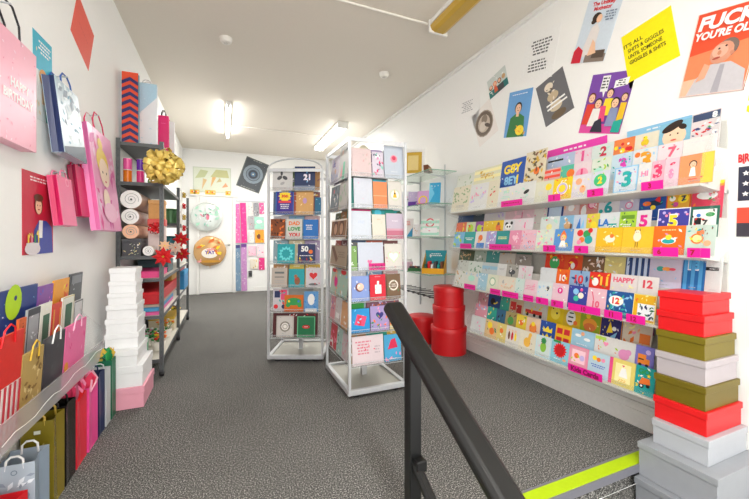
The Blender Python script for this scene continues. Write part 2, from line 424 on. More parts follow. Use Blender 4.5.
rack(1.412, 3.02, 'top wall rack of greeting cards with pink header strip', [(501, 522, 'l dr .5 .5 .8 1 .3'), (548, 560, 'T 1 dr .5 .5 .6'), (587, 603, 'T 2 dr .4 .5 .6'), (641, 663, 'T 3 dr .4 .5 .6')],
     [(547, 607, 1.77, .06, 'e83cae', 'l wh .5 .5 .55 1 .4', 'pink header strip'), (627, 692, 1.775, .04, 'sk', 'l wh .5 .5 .4 1 .4', 'pale blue header strip')])
rack(1.063, 3.0, 'second wall rack of greeting cards with numbered pink labels', [(460, 471, 'l dr .5 .5 .8 1 .3'), (489, 511, 'l dr .5 .5 .8 1 .3'), (543, 555, 'T 3 dr .4 .5 .6'), (574, 588, 'T 4 dr .4 .5 .6'), (653, 678, 'T 6 dr .25 .5 .6'), (687, 710, 'T 7 dr .25 .5 .6')])
rack(.688, 2.95, 'third wall rack of greeting cards with many pink labels', [(464, 475, 'l dr .5 .5 .8 1 .3'), (490, 500, 'l dr .5 .5 .8 1 .3'), (502, 518, 'l dr .5 .5 .8 1 .3'), (523, 533, 'l dr .5 .5 .8 1 .3'), (536, 548, 'T 8 dr .3 .5 .6'), (551, 563, 'T 9 dr .3 .5 .6'), (568, 600, 'T 10 dr .5 .5 .6'), (604, 622, 'T 11 dr .4 .5 .6'), (626, 645, 'T 12 dr .4 .5 .6')])
rack(.292, 2.70, 'lowest wall rack of children\'s cards just above the skirting', [(568, 602, 'T Kids_Cards 780a3c .5 .5 .72 .94')],
     [(501, 545, .575, .055, '3c9ad4', 'l wh .5 .5 .5 1 .4', 'blue header strip'), (624, 654, .575, .055, 'a02a78', 'l wh .5 .5 .4 1 .4', 'purple header strip')])
TX = (XR-.236, XR-.172, XR-.105); TZ = (0.0, .09, .185)
WH = ['top wall rack', 'second wall rack', 'third wall rack', 'lowest wall rack']; TN = ['front tier', 'middle tier', 'back tier']
RZ = (1.412, 1.063, .688, .292)
def tier(rk, tr, rows):
    z = RZ[rk]+TZ[tr]; X = TX[tr]; prev = None
    for i, (p0, p1, base, desc, dsl, *hh) in enumerate(rows):
        if i+1 < len(rows) and rows[i+1][0]-p1 < 5: p1 = rows[i+1][0]
        h = hh[0] if hh else (.15 if tr == 0 else .155 if tr == 1 else .165)
        Xm = X+.012; ya, yb = Yx(p0, Xm), Yx(p1, Xm)
        if prev is not None: ya = min(ya, prev-.0005)
        prev = yb; w = ya-yb-.0015
        if w < .02: continue
        m = MB(); sheet(m, w, h, paper(base, .90), dsl+';l gy .5 .09 .45 1 .035', t=.0035)
        m.build('greeting_card', T=rmat((ya+yb)/2, X, z+.0012, .17, random.uniform(-.006, .006)), label=f'{desc}, {TN[tr]} of {WH[rk]}', cat='greeting card', group=f'cards in the {WH[rk]}')
tier(0, 0, [
 (452, 467, 'cr', 'cream card with leaf sprigs at far end', 'q 8aa878 26 .05 - .05 .3 .95 .95;l gy .5 .2 .5 2 .05', .25),
 (469, 485, 'wh', 'white card with pink butterflies', 'q pk 14 .06 la .1 .1 .9 .9;l lg .5 .5 .6 3 .06', .24),
 (487, 497, 'cr', 'narrow cream card with red roses', 'q rd 5 .09 gn .15 .1 .6 .9', .24),
 (498, 513, 'wh', 'white card with pale mint lettering', 'T you mi .5 .7 .2;q ly 8 .05;l mi .5 .45 .7 2 .08', .16),
 (514, 532, 'f2f4f0', 'white card with small black bird', 'o bk .6 .55 .14 .07 .4;q mi 6 .05;l gy .5 .3 .4 1 .05', .17),
 (535, 552, 'f0f0dc', 'off-white card with yellow balloon', 'd ye .75 .68 .17;r gy .745 .3 .76 .55;l lg .35 .4 .3 3 .07'),
 (553, 570, 'ye', 'yellow card with pale ring doughnut', 'q wh 18 .05 or;d cr .5 .5 .3;ring la .5 .5 .26 ye'),
 (572, 590, 'f4eef6', 'pale card with peach teddy bears', 'd pe .35 .7 .17;o pe .6 .35 .16 .2;q ly 8 .06;d or .62 .45 .05'),
 (591, 609, 'eceef8', 'pale card with large green 2 on dot', 'd 3cc07c .5 .62 .36;T 2 ye .5 .62 .3;q li 6 .04'),
 (614, 637, 'e8f4fc', 'pale blue card with striped numeral 3', 'b sk .05;T 3 tl .55 .5 .62;q pk 8 .05;q bl 6 .05'),
 (638, 650, 'wh', 'narrow white card by pink label 3', 'q sk 6 .06;T HI pk .5 .6 .2'),
 (651, 663, 'lp', 'pink card with bold pink 3', 'T 3 e83c6c .5 .62 .5;q wh 6 .06'),
 (664, 677, 'f8dce6', 'blush card with pink giraffe', 'o pk .5 .45 .18 .42;o e83c6c .55 .8 .2 .1 .4;q wh 6 .05'),
 (679, 714, 'f8a878', 'orange card with small dark-haired girl', 'r fbc848 .66 0 1 1;face sn hr .42 .66 .11;g wh .32 .26 .52 .26 .48 .55 .36 .55;r e85a3c .3 .14 .58 .18;h rd .7 .2 .04')])
tier(0, 1, [
 (455, 470, 'f0f4ea', 'pale card scattered with olive leaves', 'q 9ab48a 22 .05', .29),
 (472, 497, 'f4f2d8', 'pale yellow card with gold print', 'hs f8eeb0 5;q gd 10 .04;l gd .5 .75 .6 2 .06', .30),
 (499, 521, '2c5cae', 'blue card with fat letters', 'T G8Y ye .5 .74 .26;T 8EY sk .5 .42 .24;T 1 ye .75 .42 .24;q wh 8 .04', .31),
 (523, 542, 'f4ead0', 'cream card with gold feathers', 'q gd 40 .08 6a5a3a .05 .05 .95 .95;d or .6 .5 .14;q br 12 .06', .33),
 (544, 558, 'f8c8c0', 'coral striped card by black edge', 'hs coral 4;q bk 5 .05 wh'),
 (560, 571, '68c8b0', 'teal and orange patterned card', 'd or .8 .6 .3;d rd .85 .3 .16;q ye 6 .08'),
 (573, 590, 'fbe8ee', 'pale pink card with large pink 1', 'd f0a0bc .5 .45 .36;T 1 e84a80 .5 .5 .4'),
 (591, 609, 'eef6e8', 'pale green card with leafy branch', 'q gn 8 .06 li .1 .5 .9 .95;d mi .4 .4 .25;d gn .55 .3 .1'),
 (611, 629, 'd8eef8', 'pale blue card with magenta 3', 'T 3 d83ab0 .55 .55 .55;q tl 8 .06;q la 6 .07'),
 (632, 655, 'wh', 'white card with golden yellow 3', 'b cfe0f0 .05;T 3 e8a020 .55 .55 .66;d or .2 .8 .12;q sk 6 .05'),
 (657, 680, 'fdeef2', 'white card with pink bunting letters', 'T BB pk .4 .3 .22;T 7 e8607c .6 .68 .36;q e83c6c 9 .04'),
 (682, 716, 'f8f6f2', 'plain white card behind the orange girl', 'l lg .5 .85 .6 1 .05')])
tier(0, 2, [
 (547, 572, 'c8d8f0', 'pale blue card below pink header', 'q wh 10 .05;q la 8 .05;r bk .02 .72 .6 .8'),
 (574, 590, 'fbe4ee', 'blush card with narrow pink 1', 'T 1 e05090 .5 .7 .45;q pk 6 .05'),
 (591, 610, 'eaf4f0', 'mint card with crimson 2', 'T 2 c82a4a .55 .7 .4;q mi 8 .06;q gn 4 .05'),
 (613, 632, 'f0905a', 'orange card with round patterns', 'p ye 6 .12 rd;p wh 6 .06 bl'),
 (634, 656, 'f6f0dc', 'cream card with yellow chick', 'd e0c020 .45 .66 .17;d ye .45 .82 .1;q pk 8 .05;d bk .42 .84 .02'),
 (658, 688, '96cce4', 'blue card with smiling boy face', 'd fbd0b0 .5 .56 .38;o hr .42 .86 .36 .15 .45;o hr .75 .8 .14 .1 -.6;d hr .38 .62 .03;d hr .62 .62 .03;o e0604c .5 .45 .1 .03', .19),
 (690, 720, 'f2e8e8', 'busy red card with white 8', 'q rd 30 .07 3a4a7a;q wh 16 .06 gn;r 3a4a6a .05 .78 .98 .97;T 8 wh .8 .87 .16', .20)])
tier(1, 0, [
 (454, 462, 'sk', 'sky blue card at far end', 'q li 6 .12;T HI wh .5 .7 .2'),
 (464, 473, 'tl', 'teal card with white script', 'l wh .5 .55 .8 2 .1'),
 (475, 484, 'wh', 'white card with orange and blue scene', 'd or .5 .6 .2;r bl .2 0 .9 .3;d pe .4 .4 .12'),
 (486, 494, 'la', 'lilac card with soft flowers', 'q wh 10 .08;q sk 5 .1'),
 (496, 508, '1a9a98', 'deep teal card with cream script', 'l ly .5 .6 .8 2 .09;b 1a8884 .06'),
 (509, 520, 'f6a8c4', 'rose card with pale hearts', 'h lp .5 .6 .25;q wh 6 .05'),
 (521, 533, 'fad0dc', 'pink card ruled with tiny pictures', 'q e0607c 20 .05 sk;l pk .5 .8 .7 1 .06'),
 (536, 552, 'f0f8ec', 'pale mint card with small blossoms', 'q mi 16 .06 pk;q ly 8 .05;h pk .2 .3 .1'),
 (554, 570, '6aa4e0', 'blue card with little elf', 'face sn or .5 .6 .16;g wh .3 .15 .7 .15 .6 .45 .4 .45;q ye 8 .05;g or .35 .75 .65 .75 .5 .95'),
 (573, 593, 'f2ece4', 'pale card with red and green balloons', 'd rd .3 .8 .14;d gn .6 .75 .16;d tl .7 .5 .17;d or .4 .5 .12;d rd .75 .9 .1;d pk .3 .4 .1'),
 (596, 620, 'f8c830', 'golden yellow card with sleeping cat', 'o cr .55 .55 .2 .15;d or .62 .66 .08;l e09a20 .5 .25 .6 1 .05;q ly 8 .04'),
 (622, 650, 'f8ce40', 'golden yellow card with giraffe child', 'o f8e8c8 .5 .62 .13 .17;d f8e8c8 .5 .78 .09;g br .4 .84 .44 .84 .42 .95;g br .56 .84 .6 .84 .58 .95;r br .46 .22 .48 .42;r br .53 .22 .55 .42;l e0a020 .5 .14 .5 1 .05;d br .47 .79 .015;d br .53 .79 .015'),
 (653, 682, 'f07a24', 'orange card with rainbow bowl', 'o wh .5 .48 .24 .13;o tl .5 .46 .2 .09;d ye .5 .6 .1;q wh 8 .05 pk;l ly .5 .85 .6 1 .06'),
 (685, 716, 'd8e8de', 'grey-green card with orange giraffe', 'ring or .4 .55 .22 ly;d or .5 .75 .13;q ye 10 .06 tl;q br 6 .04;d pe .75 .4 .12')])
tier(1, 1, [
 (456, 464, 'e8744a', 'orange card with violet foot', 'r pu 0 0 1 .4;q ye 6 .09'),
 (466, 473, 'eef4c8', 'cream card with green tree', 'd li .5 .6 .3;d or .4 .7 .1;q rd 3 .08'),
 (475, 481, 'a860b0', 'purple card with green blob', 'd li .5 .6 .3;q ye 5 .1'),
 (483, 491, 'f4d020', 'plain yellow card', 'q ly 6 .06;l e0b010 .5 .5 .7 2 .08'),
 (493, 501, 'f4cc28', 'yellow card with orange figure', 'd or .5 .6 .25;d br .5 .8 .12;q rd 3 .07'),
 (503, 512, 'f4f2f6', 'white card with panda', 'd bk .3 .75 .14;d bk .75 .8 .12;o wh .5 .6 .3 .22;d bk .4 .6 .07;d bk .62 .6 .07;h rd .6 .3 .12'),
 (514, 533, 'faf0f4', 'white card with single pink line', 'r e84a90 .55 .5 .6 .8;q lp 8 .05;h pk .8 .35 .06'),
 (540, 557, 'eef6f2', 'pale card topped with red dots', 'p e0405a 8 .05 wh .05 .85 .95 .97;q mi 8 .08;d ly .5 .5 .15'),
 (559, 571, '98c8e8', 'blue card with brown bear', 'd tan .6 .55 .26;d tan .5 .8 .1;q wh 6 .06;r br .8 .1 .95 .6'),
 (573, 585, 'dce8f6', 'pale card with blue dragon', 'g bl .2 .3 .5 .9 .6 .4;g sk .5 .2 .8 .8 .9 .3;d or .3 .3 .12'),
 (586, 597, 'f0e060', 'yellow card with white goose', 'o ye .6 .45 .26 .4;d or .3 .7 .12;q pk 4 .08'),
 (599, 617, 'f0f6f8', 'white card with teal letter boxes', 'r tl .45 .25 .9 .55;T LA bl .25 .6 .3;T GO wh .68 .4 .18;q mi 8 .05'),
 (619, 634, 'b4dc50', 'lime card with banner', 'r 6a9a2a .1 .7 .9 .85;q 2a6a3a 8 .07 wh;l wh .5 .45 .6 2 .07'),
 (636, 651, 'f8f2f4', 'white card with magenta numeral 5', 'T 5 e0148c .5 .6 .45;q lg 6 .04;l lg .5 .2 .6 1 .05'),
 (657, 687, '4a4aa4', 'indigo card with dotted numeral 5', 'b wh .03;p la 16 .05 pk;T 5 wh .5 .55 .5;T 5 ye .5 .55 .42'),
 (690, 719, '2a6a5a', 'green-edged card with racing cars', 'r f0f0ea .08 .08 .92 .9;o gn .7 .72 .16 .1;r bk .15 .4 .4 .62;q rd 6 .06 bk;T 7 bk .55 .45 .2;d bl .3 .7 .08')])
tier(1, 2, [
 (458, 471, '2a4a7a', 'dark blue card near far end', 'r e0703a .1 .1 .8 .4;q wh 4 .05'),
 (473, 482, '3c4a54', 'dark slate card', 'l lg .5 .8 .7 2 .06'),
 (484, 503, 'f6f2f6', 'white card with lilac marks', 'q la 10 .06;l la .5 .8 .6 1 .05'),
 (505, 531, 'f8dae2', 'wide blush pink card', 'l pk .5 .85 .5 1 .04;q lp 6 .08;r e05a90 .6 .4 .63 .7'),
 (534, 545, 'f4f0ea', 'cream card with faint dots', 'p pk 8 .06'),
 (547, 562, '28488c', 'navy card showing its top edge', 'r c8dcf0 .1 .1 .9 .8;T TO wh .5 .92 .08'),
 (563, 577, 'f4e0e0', 'shell pink card with pale animals', 'q pe 8 .1;d wh .5 .7 .2'),
 (579, 595, 'e8a49c', 'dusky rose card with ring', 'ring e03a7c .65 .75 .2 f8c8d6;q wh 5 .05;o wh .25 .5 .15 .3'),
 (598, 617, 'f4f0f4', 'white card with teal 6', 'T 6 18a0a8 .5 .6 .5;q e03a6a 14 .04 bk .05 .82 .95 .97;d tl .15 .45 .1'),
 (619, 636, 'd8d4e8', 'lavender card with small rainbow', 'ring e070a0 .5 .6 .2 d8d4e8;q wh 6 .08'),
 (639, 664, '2c5ca8', 'blue card with orange sea creatures', 'r f0a020 0 .88 1 1;o 18304c .6 .6 .3 .12;o or .3 .6 .16 .1;d ye .55 .45 .1;g rd .6 .7 .8 .9 .8 .6;q tl 6 .05'),
 (666, 689, 'f0b848', 'amber card with dark numeral 7', 'b e0502c .05;d wh .25 .7 .13;d d04a9a .4 .5 .12;d ye .7 .68 .22;T 7 22305e .72 .68 .2;q gn 5 .05'),
 (691, 723, 'e8506a', 'coral card with white cloud', 'r f09020 0 .85 1 .93;r ye .1 .92 1 1;o wh .5 .62 .34 .17;q pk 10 .06 or;q gn 4 .06;T OK 3a3a5a .2 .9 .1', .19)])
tier(2, 0, [
 (455, 463, 'f2f2ec', 'white floral card at far end', 'q 9aa88a 12 .08 tan'),
 (465, 476, 'f2f2ea', 'white card with small oval', 'o mi .5 .6 .25 .15;l gy .5 .85 .6 1 .05;q sk 4 .05'),
 (478, 485, 'b8dcec', 'pale blue card by pink labels', 'q wh 8 .07'),
 (487, 496, 'eef0dc', 'soft cream card with wreath', 'ring 9ac0a0 .5 .6 .28 eef0dc'),
 (498, 513, 'f2ecdc', 'buff card with thin numeral', 'T 6 gy .3 .7 .22;q pe 6 .05;l tan .6 .4 .5 2 .06'),
 (515, 522, 'dff0ea', 'narrow mint card', 'q tl 6 .06'),
 (524, 535, 'f8dce4', 'pale pink card with lines', 'l e080a0 .5 .6 .7 3 .08;q pk 4 .06'),
 (537, 550, 'f0f8fa', 'white card with thin black 9', 'T 9 bk .72 .68 .24;q sk 8 .05;q ly 4 .05'),
 (552, 565, 'fadce6', 'pink card with magenta 9', 'd e0148c .5 .68 .17;T 9 wh .5 .68 .16;l pk .5 .88 .6 1 .05;q wh 5 .05'),
 (568, 586, '3c4aa0', 'violet blue card with balloons', 'd sk .4 .75 .15;d cr .68 .6 .15;d 3ac0a0 .45 .45 .14;d e04a90 .7 .85 .08;q wh 6 .03'),
 (587, 604, 'fbd0dc', 'pink card with fine rose 10', 'T 10 e0607c .5 .35 .28;g e0607c .2 .9 .26 .9 .4 .5 .34 .5;q wh 4 .05'),
 (606, 631, '1c5a9a', 'blue patterned card with red 12', 'q tl 26 .06 sk;o fbf8f0 .38 .62 .28 .2;T 12 e02a2a .38 .62 .26;q ye 8 .05;r tl .1 .12 .9 .22'),
 (633, 656, 'f0c028', 'yellow card with green gift grid', 'r eef4f8 .2 .1 .95 .66;q 1c6a3a 16 .07 22305e .25 .14 .9 .62;q ly 8 .05 or .1 .72 .95 .95;b ly .03')])
tier(2, 1, [
 (458, 467, 'e0e4dc', 'pale grey card with twig', 'q 8a8a7a 8 .06'),
 (468, 480, 'e8f0e8', 'white-green card with foliage', 'q 6a9a7a 12 .07'),
 (482, 495, 'd8e0e0', 'grey card with soft blue band', 'r 9ac4d8 0 .6 1 .8;q gy 5 .06'),
 (497, 505, 'f0f0ee', 'plain white narrow card', 'l gy .5 .7 .6 2 .06'),
 (506, 516, 'b8b4ac', 'card with charcoal motif', 'o dg .5 .6 .28 .16;q bk 6 .07;q wh 4 .06'),
 (518, 532, 'f4eef0', 'white card with rose stem', 'q pk 8 .06;r 9ab48a .5 .2 .53 .6'),
 (540, 552, 'f0f4f6', 'white card behind the black 9', 'q lg 6 .06'),
 (556, 567, 'f07020', 'bright orange card with white 10', 'T 10 wh .5 .6 .3;q ye 8 .08 rd'),
 (569, 587, 'a4c4e4', 'blue card with scarlet 10', 'T 10 e0302c .5 .62 .38;q 2a4a8a 8 .08;q tl 5 .06 pk'),
 (589, 608, 'e83a28', 'red card with gold 11', 'T 11 f8c840 .72 .66 .36;o wh .3 .6 .16 .2;q ye 6 .05;q gn 4 .07'),
 (610, 634, 'f8f0ee', 'white card lettered HAPPY', 'T HAPPY e8607c .5 .78 .2 .85;r b0dc3c 0 0 1 .3;q ly 6 .04 - .1 .4 .9 .6'),
 (637, 658, 'fbf6f4', 'white card with red outline 12', 'T 12 e04a5a .5 .72 .3;r b0dc3c 0 .0 1 .34')])
tier(2, 2, [
 (459, 472, '4a5a3a', 'dark green card at far end', 'q tan 8 .07'),
 (474, 484, 'd0dcd0', 'sage card with blooms', 'q 6a8a6a 10 .07 wh'),
 (486, 497, '58a8a4', 'muted teal card', 'q wh 6 .06'),
 (499, 513, 'e4dcd4', 'oatmeal card with dark top', 'r dg 0 .9 1 1;q tan 6 .06'),
 (515, 531, 'b4aca4', 'grey card with dark green top', 'r 2a5a4a 0 .88 1 1;q wh 5 .08;l dg .5 .7 .6 2 .05'),
 (545, 563, 'e84a2c', 'scarlet card with green monster', 'o 38b060 .5 .58 .26 .3;d wh .45 .7 .06;d wh .6 .7 .06;s ye .3 .85 .1;q or 6 .06'),
 (564, 580, 'e8602a', 'vermilion card with fox', 'd rd .5 .6 .28;o wh .5 .5 .12 .16;q ye 6 .08'),
 (582, 602, '8a6a4c', 'brown card with white petals', 'q wh 18 .08 e8d0c0;r dg 0 .92 1 1'),
 (604, 623, 'f4e8a4', 'pale lemon card', 'q ly 8 .08 wh;l e8d070 .5 .7 .5 2 .05'),
 (625, 647, '2c4a80', 'navy card with pale stripes', 'st c8d8ee 4;q 2a4a8a 6 .06'),
 (649, 679, 'e0dcf0', 'lavender card with striped fish', 'o 3aa8a0 .35 .55 .12 .09;o f0a04a .55 .55 .14 .07;o e0506a .72 .55 .1 .05;q sk 4 .03', .19),
 (682, 703, '2878b8', 'blue card with block 13', 'T 13 wh .55 .68 .3;T 13 5ab8e8 .52 .68 .24;st 4aa0d8 3', .2),
 (705, 722, 'e8ecea', 'pale grey card beside the blue 13', 'r bk 0 .62 .8 .72;l wh .4 .67 .5 1 .04;q lg 4 .05', .18)])
tier(3, 0, [
 (471, 483, 'eef0f0', 'white card with grey bunny', 'o lg .5 .5 .22 .3;q pk 5 .05'),
 (485, 495, 'f0d0a0', 'peach card with yellow animals', 'd ye .4 .7 .2;d or .6 .4 .2;q 3a8a5a 4 .07'),
 (497, 504, 'f0dc90', 'pale gold narrow card', 'd or .5 .6 .2;q wh 4 .07'),
 (506, 517, 'f6f2ea', 'white card with three dancers', 'o br .25 .5 .08 .24;o rd .5 .5 .08 .24;o ye .75 .5 .08 .24;d sn .25 .78 .07;d sn .5 .78 .07;d sn .75 .78 .07'),
 (519, 534, 'f8f2e0', 'cream card with yellow giraffe', 'o f0b848 .5 .45 .2 .22;o f0b848 .62 .72 .08 .18;q br 5 .03;d f0b848 .66 .85 .09'),
 (536, 549, 'eaf6f4', 'white card with green pineapple', 'o 8ac040 .5 .48 .2 .28;s 2c8a4a .5 .78 .2 9;q pk 4 .04;b c0e4f0 .05'),
 (551, 567, 'a0dcec', 'aqua card with big red pompom', 's e01a20 .5 .58 .4 16;s c01018 .5 .58 .28 14;r 2c9a4c .1 .9 .5 1;l wh .4 .18 .5 1 .06;o pe .8 .2 .1 .06'),
 (569, 586, 'f8b8c8', 'pink card with fairy scene', 'r fbd0dc .15 .3 .85 .85;d or .4 .6 .13;q li 6 .06;d la .7 .55 .13;b f090ac .06'),
 (588, 607, 'd0e8f4', 'pale blue card with tiny owls', 'd ye .3 .75 .11;d or .5 .72 .1;d pk .72 .74 .09;l 4a6ac0 .5 .45 .7 2 .08'),
 (609, 633, 'f6e488', 'lemon card with dress and pink edge', 'r e84a8c 0 0 .14 1;r fbf0b0 .25 .15 .85 .85;g wh .4 .35 .75 .35 .66 .7 .5 .7;h e0607c .56 .78 .05;l e8b840 .56 .22 .4 2 .06'),
 (635, 655, '20a8a8', 'teal card with toy race car', 'q ye 10 .06 wh;d bk .35 .3 .13;d wh .35 .3 .06;d bk .68 .34 .1;g or .2 .35 .8 .4 .75 .6 .35 .6;T GO gn .45 .82 .2;s ye .7 .7 .12')])
tier(3, 1, [
 (475, 485, 'f0b0c0', 'rose card near the red boxes', 'q wh 8 .07 sk'),
 (487, 494, '38a898', 'teal card with sprinkles', 'q ye 8 .08 wh'),
 (496, 503, '3a6a8a', 'slate blue card', 'q tl 8 .1 bk'),
 (505, 514, 'b0a070', 'khaki card with green animals', 'd 4a9a4a .5 .55 .28;q br 6 .08'),
 (516, 524, 'f4d850', 'yellow card with jungle print', 'd or .5 .6 .22;q wh 5 .08 gn'),
 (526, 538, 'f6d8c0', 'peach card with orange lion', 'o f08a3a .5 .5 .26 .3;d ye .5 .7 .13;q rd 4 .05'),
 (540, 553, '2450a0', 'royal blue card with yellow crowns', 'g ye .2 .5 .2 .75 .35 .62 .5 .8 .65 .62 .8 .75 .8 .5;g ye .2 .15 .2 .4 .35 .27 .5 .45 .65 .27 .8 .4 .8 .15;q sk 4 .04'),
 (555, 568, 'f0c030', 'yellow card in red checks', 'r c8202c .1 .6 .45 .85;r c8202c .55 .6 .9 .85;r c8202c .1 .2 .45 .45;r c8202c .55 .2 .9 .45'),
 (571, 592, 'b4dcf0', 'sky blue card with clouds', 'o wh .3 .75 .14 .06;o wh .7 .65 .14 .06;d pe .5 .85 .08;l wh .5 .4 .5 1 .06'),
 (594, 631, 'f2f0ee', 'wide white card with pink elephant', 'o e090c0 .75 .48 .13 .13;d e090c0 .85 .6 .07;q li 9 .03 or .05 .4 .6 .95;h pk .3 .7 .07;r b8dc50 .02 .82 .3 .95'),
 (635, 654, '8a84d0', 'violet card with orange truck', 'r f08a2a .15 .35 .6 .7;r f08a2a .6 .35 .8 .55;d bk .3 .32 .09;d bk .66 .32 .09;d la .7 .8 .14;r bk .2 .5 .5 .54')])
tier(3, 2, [
 (478, 486, 'e8b0b8', 'rosy card at far end', 'q wh 6 .08;q gn 3 .08'),
 (488, 498, '24508c', 'dark blue card with beasts', 'd bk .4 .6 .2;q ye 5 .08;r or 0 0 1 .2'),
 (500, 507, '48b8a4', 'sea green card', 'q wh 6 .08 or', .17),
 (509, 521, 'e8d0b0', 'cream card with red houses', 'r d8302c .1 .4 .5 .8;r c02a28 .55 .3 .9 .7;q wh 5 .04 bk', .17),
 (523, 544, 'f0ece4', 'white card with red train', 'r d83a2c .1 .42 .8 .6;d bk .2 .38 .06;d bk .5 .38 .06;d bk .75 .38 .06;q ye 5 .05', .17),
 (547, 561, 'f6d818', 'bright yellow card with puppy', 'o fbe450 .5 .6 .3 .36;d bk .6 .6 .06;d bk .35 .75 .04', .2),
 (563, 578, 'f0d040', 'yellow card with zebra', 'o wh .45 .55 .28 .4;r bk .3 .55 .6 .6;r bk .35 .7 .6 .74;r bk .3 .4 .55 .45;d or .75 .4 .12', .2),
 (580, 598, 'a8c030', 'green card with hedgehog lion', 'o f0a030 .5 .52 .36 .3;o e07838 .5 .42 .3 .2;d ye .4 .82 .12;q ly 4 .05', .18),
 (600, 620, '2a2870', 'midnight card with moon and rocket', 'g ye .3 .4 .45 .85 .6 .45;q wh 14 .04 ye;d wh .65 .6 .1;g sk .5 .3 .8 .5 .7 .2;b f0a020 .03', .17),
 (622, 652, 'f8ead8', 'cream card with peach cupcakes', 'q pe 8 .08 or;h pk .4 .6 .08;q ly 8 .05;r f08030 .6 .3 .95 .62', .18)])
# ------------------------------------------------------------------ posters on the right wall
def wall_sheet(side, name, label, cat, corners, base, dsl, X=None, group=None, t=.0012):
    """corners TL, TR, BR, BL as seen; fitted as a rectangle lying on the wall"""
    if side == 'R':
        X = X or XR-.0008; P = []
        for px, py in corners: P.append((-Yx(px, X), Zd(py, Dx(px, X))))
    elif side == 'L':
        X = X or XL+.0008; P = [(Yx(px, X), Zd(py, Dx(px, X))) for px, py in corners]
    else:
        Y = X or YB-.004; P = []
        for px, py in corners:
            x = Xy(px, Y); P.append((x, Zd(py, dep(x, Y))))
    P = [Vector(p) for p in P]
    ex = ((P[1]-P[0])+(P[2]-P[3]))/2; ey = ((P[0]-P[3])+(P[1]-P[2]))/2; c = sum(P, Vector((0, 0)))/4
    w, h = ex.length, ey.length; a = math.atan2(ex.y, ex.x); a2 = math.atan2(ey.y, ey.x)-PI/2
    if a2 < -PI: a2 += 2*PI
    a = (a+a2)/2
    if side == 'R': B = frame((X, -c.x, c.y), (0, -1, 0), (0, 0, 1), (-1, 0, 0))
    elif side == 'L': B = frame((X, c.x, c.y), (0, 1, 0), (0, 0, 1), (1, 0, 0))
    else: B = frame((c.x, Y, c.y), (1, 0, 0), (0, 0, 1), (0, -1, 0))
    B = B @ Matrix.Rotation(a, 4, 'Z') @ Matrix.Translation((0, -h/2, 0))
    m = MB(); sheet(m, w, h, base, dsl, t)
    return m.build(name, T=B, label=label, cat=cat, group=group)
PO = lambda *a, **k: wall_sheet('R', 'poster', *a, **k)
PO('white sheet with small grey verse, farthest of the right wall posters', 'poster', [(456, 98), (479, 91), (479, 130), (456, 134)], 'f4f3f2', 'l b0b0b4 .5 .68 .5 6 .05')
PO('tilted white poster with brown curled cat drawing', 'poster', [(489, 101), (499.6, 129), (480, 147), (471, 116)], 'f0eae6', 'd a89888 .5 .48 .36;ring 6a5a4c .5 .48 .33 c8b8a8;d 8a7a6a .4 .55 .12;d d8ccc0 .55 .4 .13;o 5a4a40 .62 .62 .12 .05 .8')
PO('small tilted photo of a group above the curled cat poster', 'poster', [(486, 81), (505, 67), (509, 83), (491, 99)], 'd0d8d4', 'r 2a7a78 0 0 1 .35;d br .15 .5 .1;d sn .15 .52 .07;d or .38 .55 .1;d sn .38 .55 .07;d br .62 .52 .1;d sn .62 .52 .07;d tan .85 .55 .09;q wh 6 .04;g d8603a .3 .1 .5 .1 .45 .4 .32 .4;r dg .5 0 .8 .3')
PO('blue poster of a man in green sweater holding yellow flowers', 'poster', [(510, 93), (533.6, 87), (526, 136), (503.5, 138)], '6aa4dc', 'g 2c7a3c .12 0 .88 0 .8 .42 .6 .5 .4 .5 .2 .42;face sn hr .5 .62 .14;r sn .44 .44 .56 .54;o ye .68 .14 .18 .16;q f0a828 6 .04 - .5 .05 .9 .3;l e8eef8 .5 .92 .7 1 .04')
PO('grey tilted poster with a stack of tabby cats', 'poster', [(535.7, 88), (562.8, 66.8), (574, 107), (546, 128)], '6c6c70', 'o e8dcc8 .42 .8 .16 .13;o c8b494 .48 .55 .2 .14;o d8c8ac .5 .3 .22 .15;o 6a5844 .52 .1 .26 .12;q 6a5844 14 .04 e8dcc8 .3 .1 .7 .9;r wh .2 .38 .86 .42;r wh .2 .29 .9 .33')
PO('white sheet of small black verse in two blocks', 'poster', [(526, 34), (560, 24), (553, 78), (521, 82)], 'f3f3f2', 'l 5a5a5e .52 .66 .66 5 .062;l 5a5a5e .5 .3 .6 4 .062')
PO('pale blue poster of a dark-haired woman at a typewriter', 'poster', [(590, 2), (625, -10), (604, 62), (570, 63)], 'd4e0ec', 'T The_Unlikely|Motivator d8202c .5 .88 .14 .85;g e8e2e0 .22 .1 .62 .1 .6 .5 .48 .62 .34 .55;o hr .42 .7 .13 .12;o sn .5 .68 .08 .1;o hr .36 .64 .07 .06;g d02038 0 .0 .3 .0 .28 .2 .1 .28 0 .2;r 8a7a70 .4 0 1 .12;r 5a4a40 .6 .06 .95 .18;g sn .46 .1 .7 .14 .6 .3 .5 .36;l 7a8aa0 .8 .7 .3 4 .04')
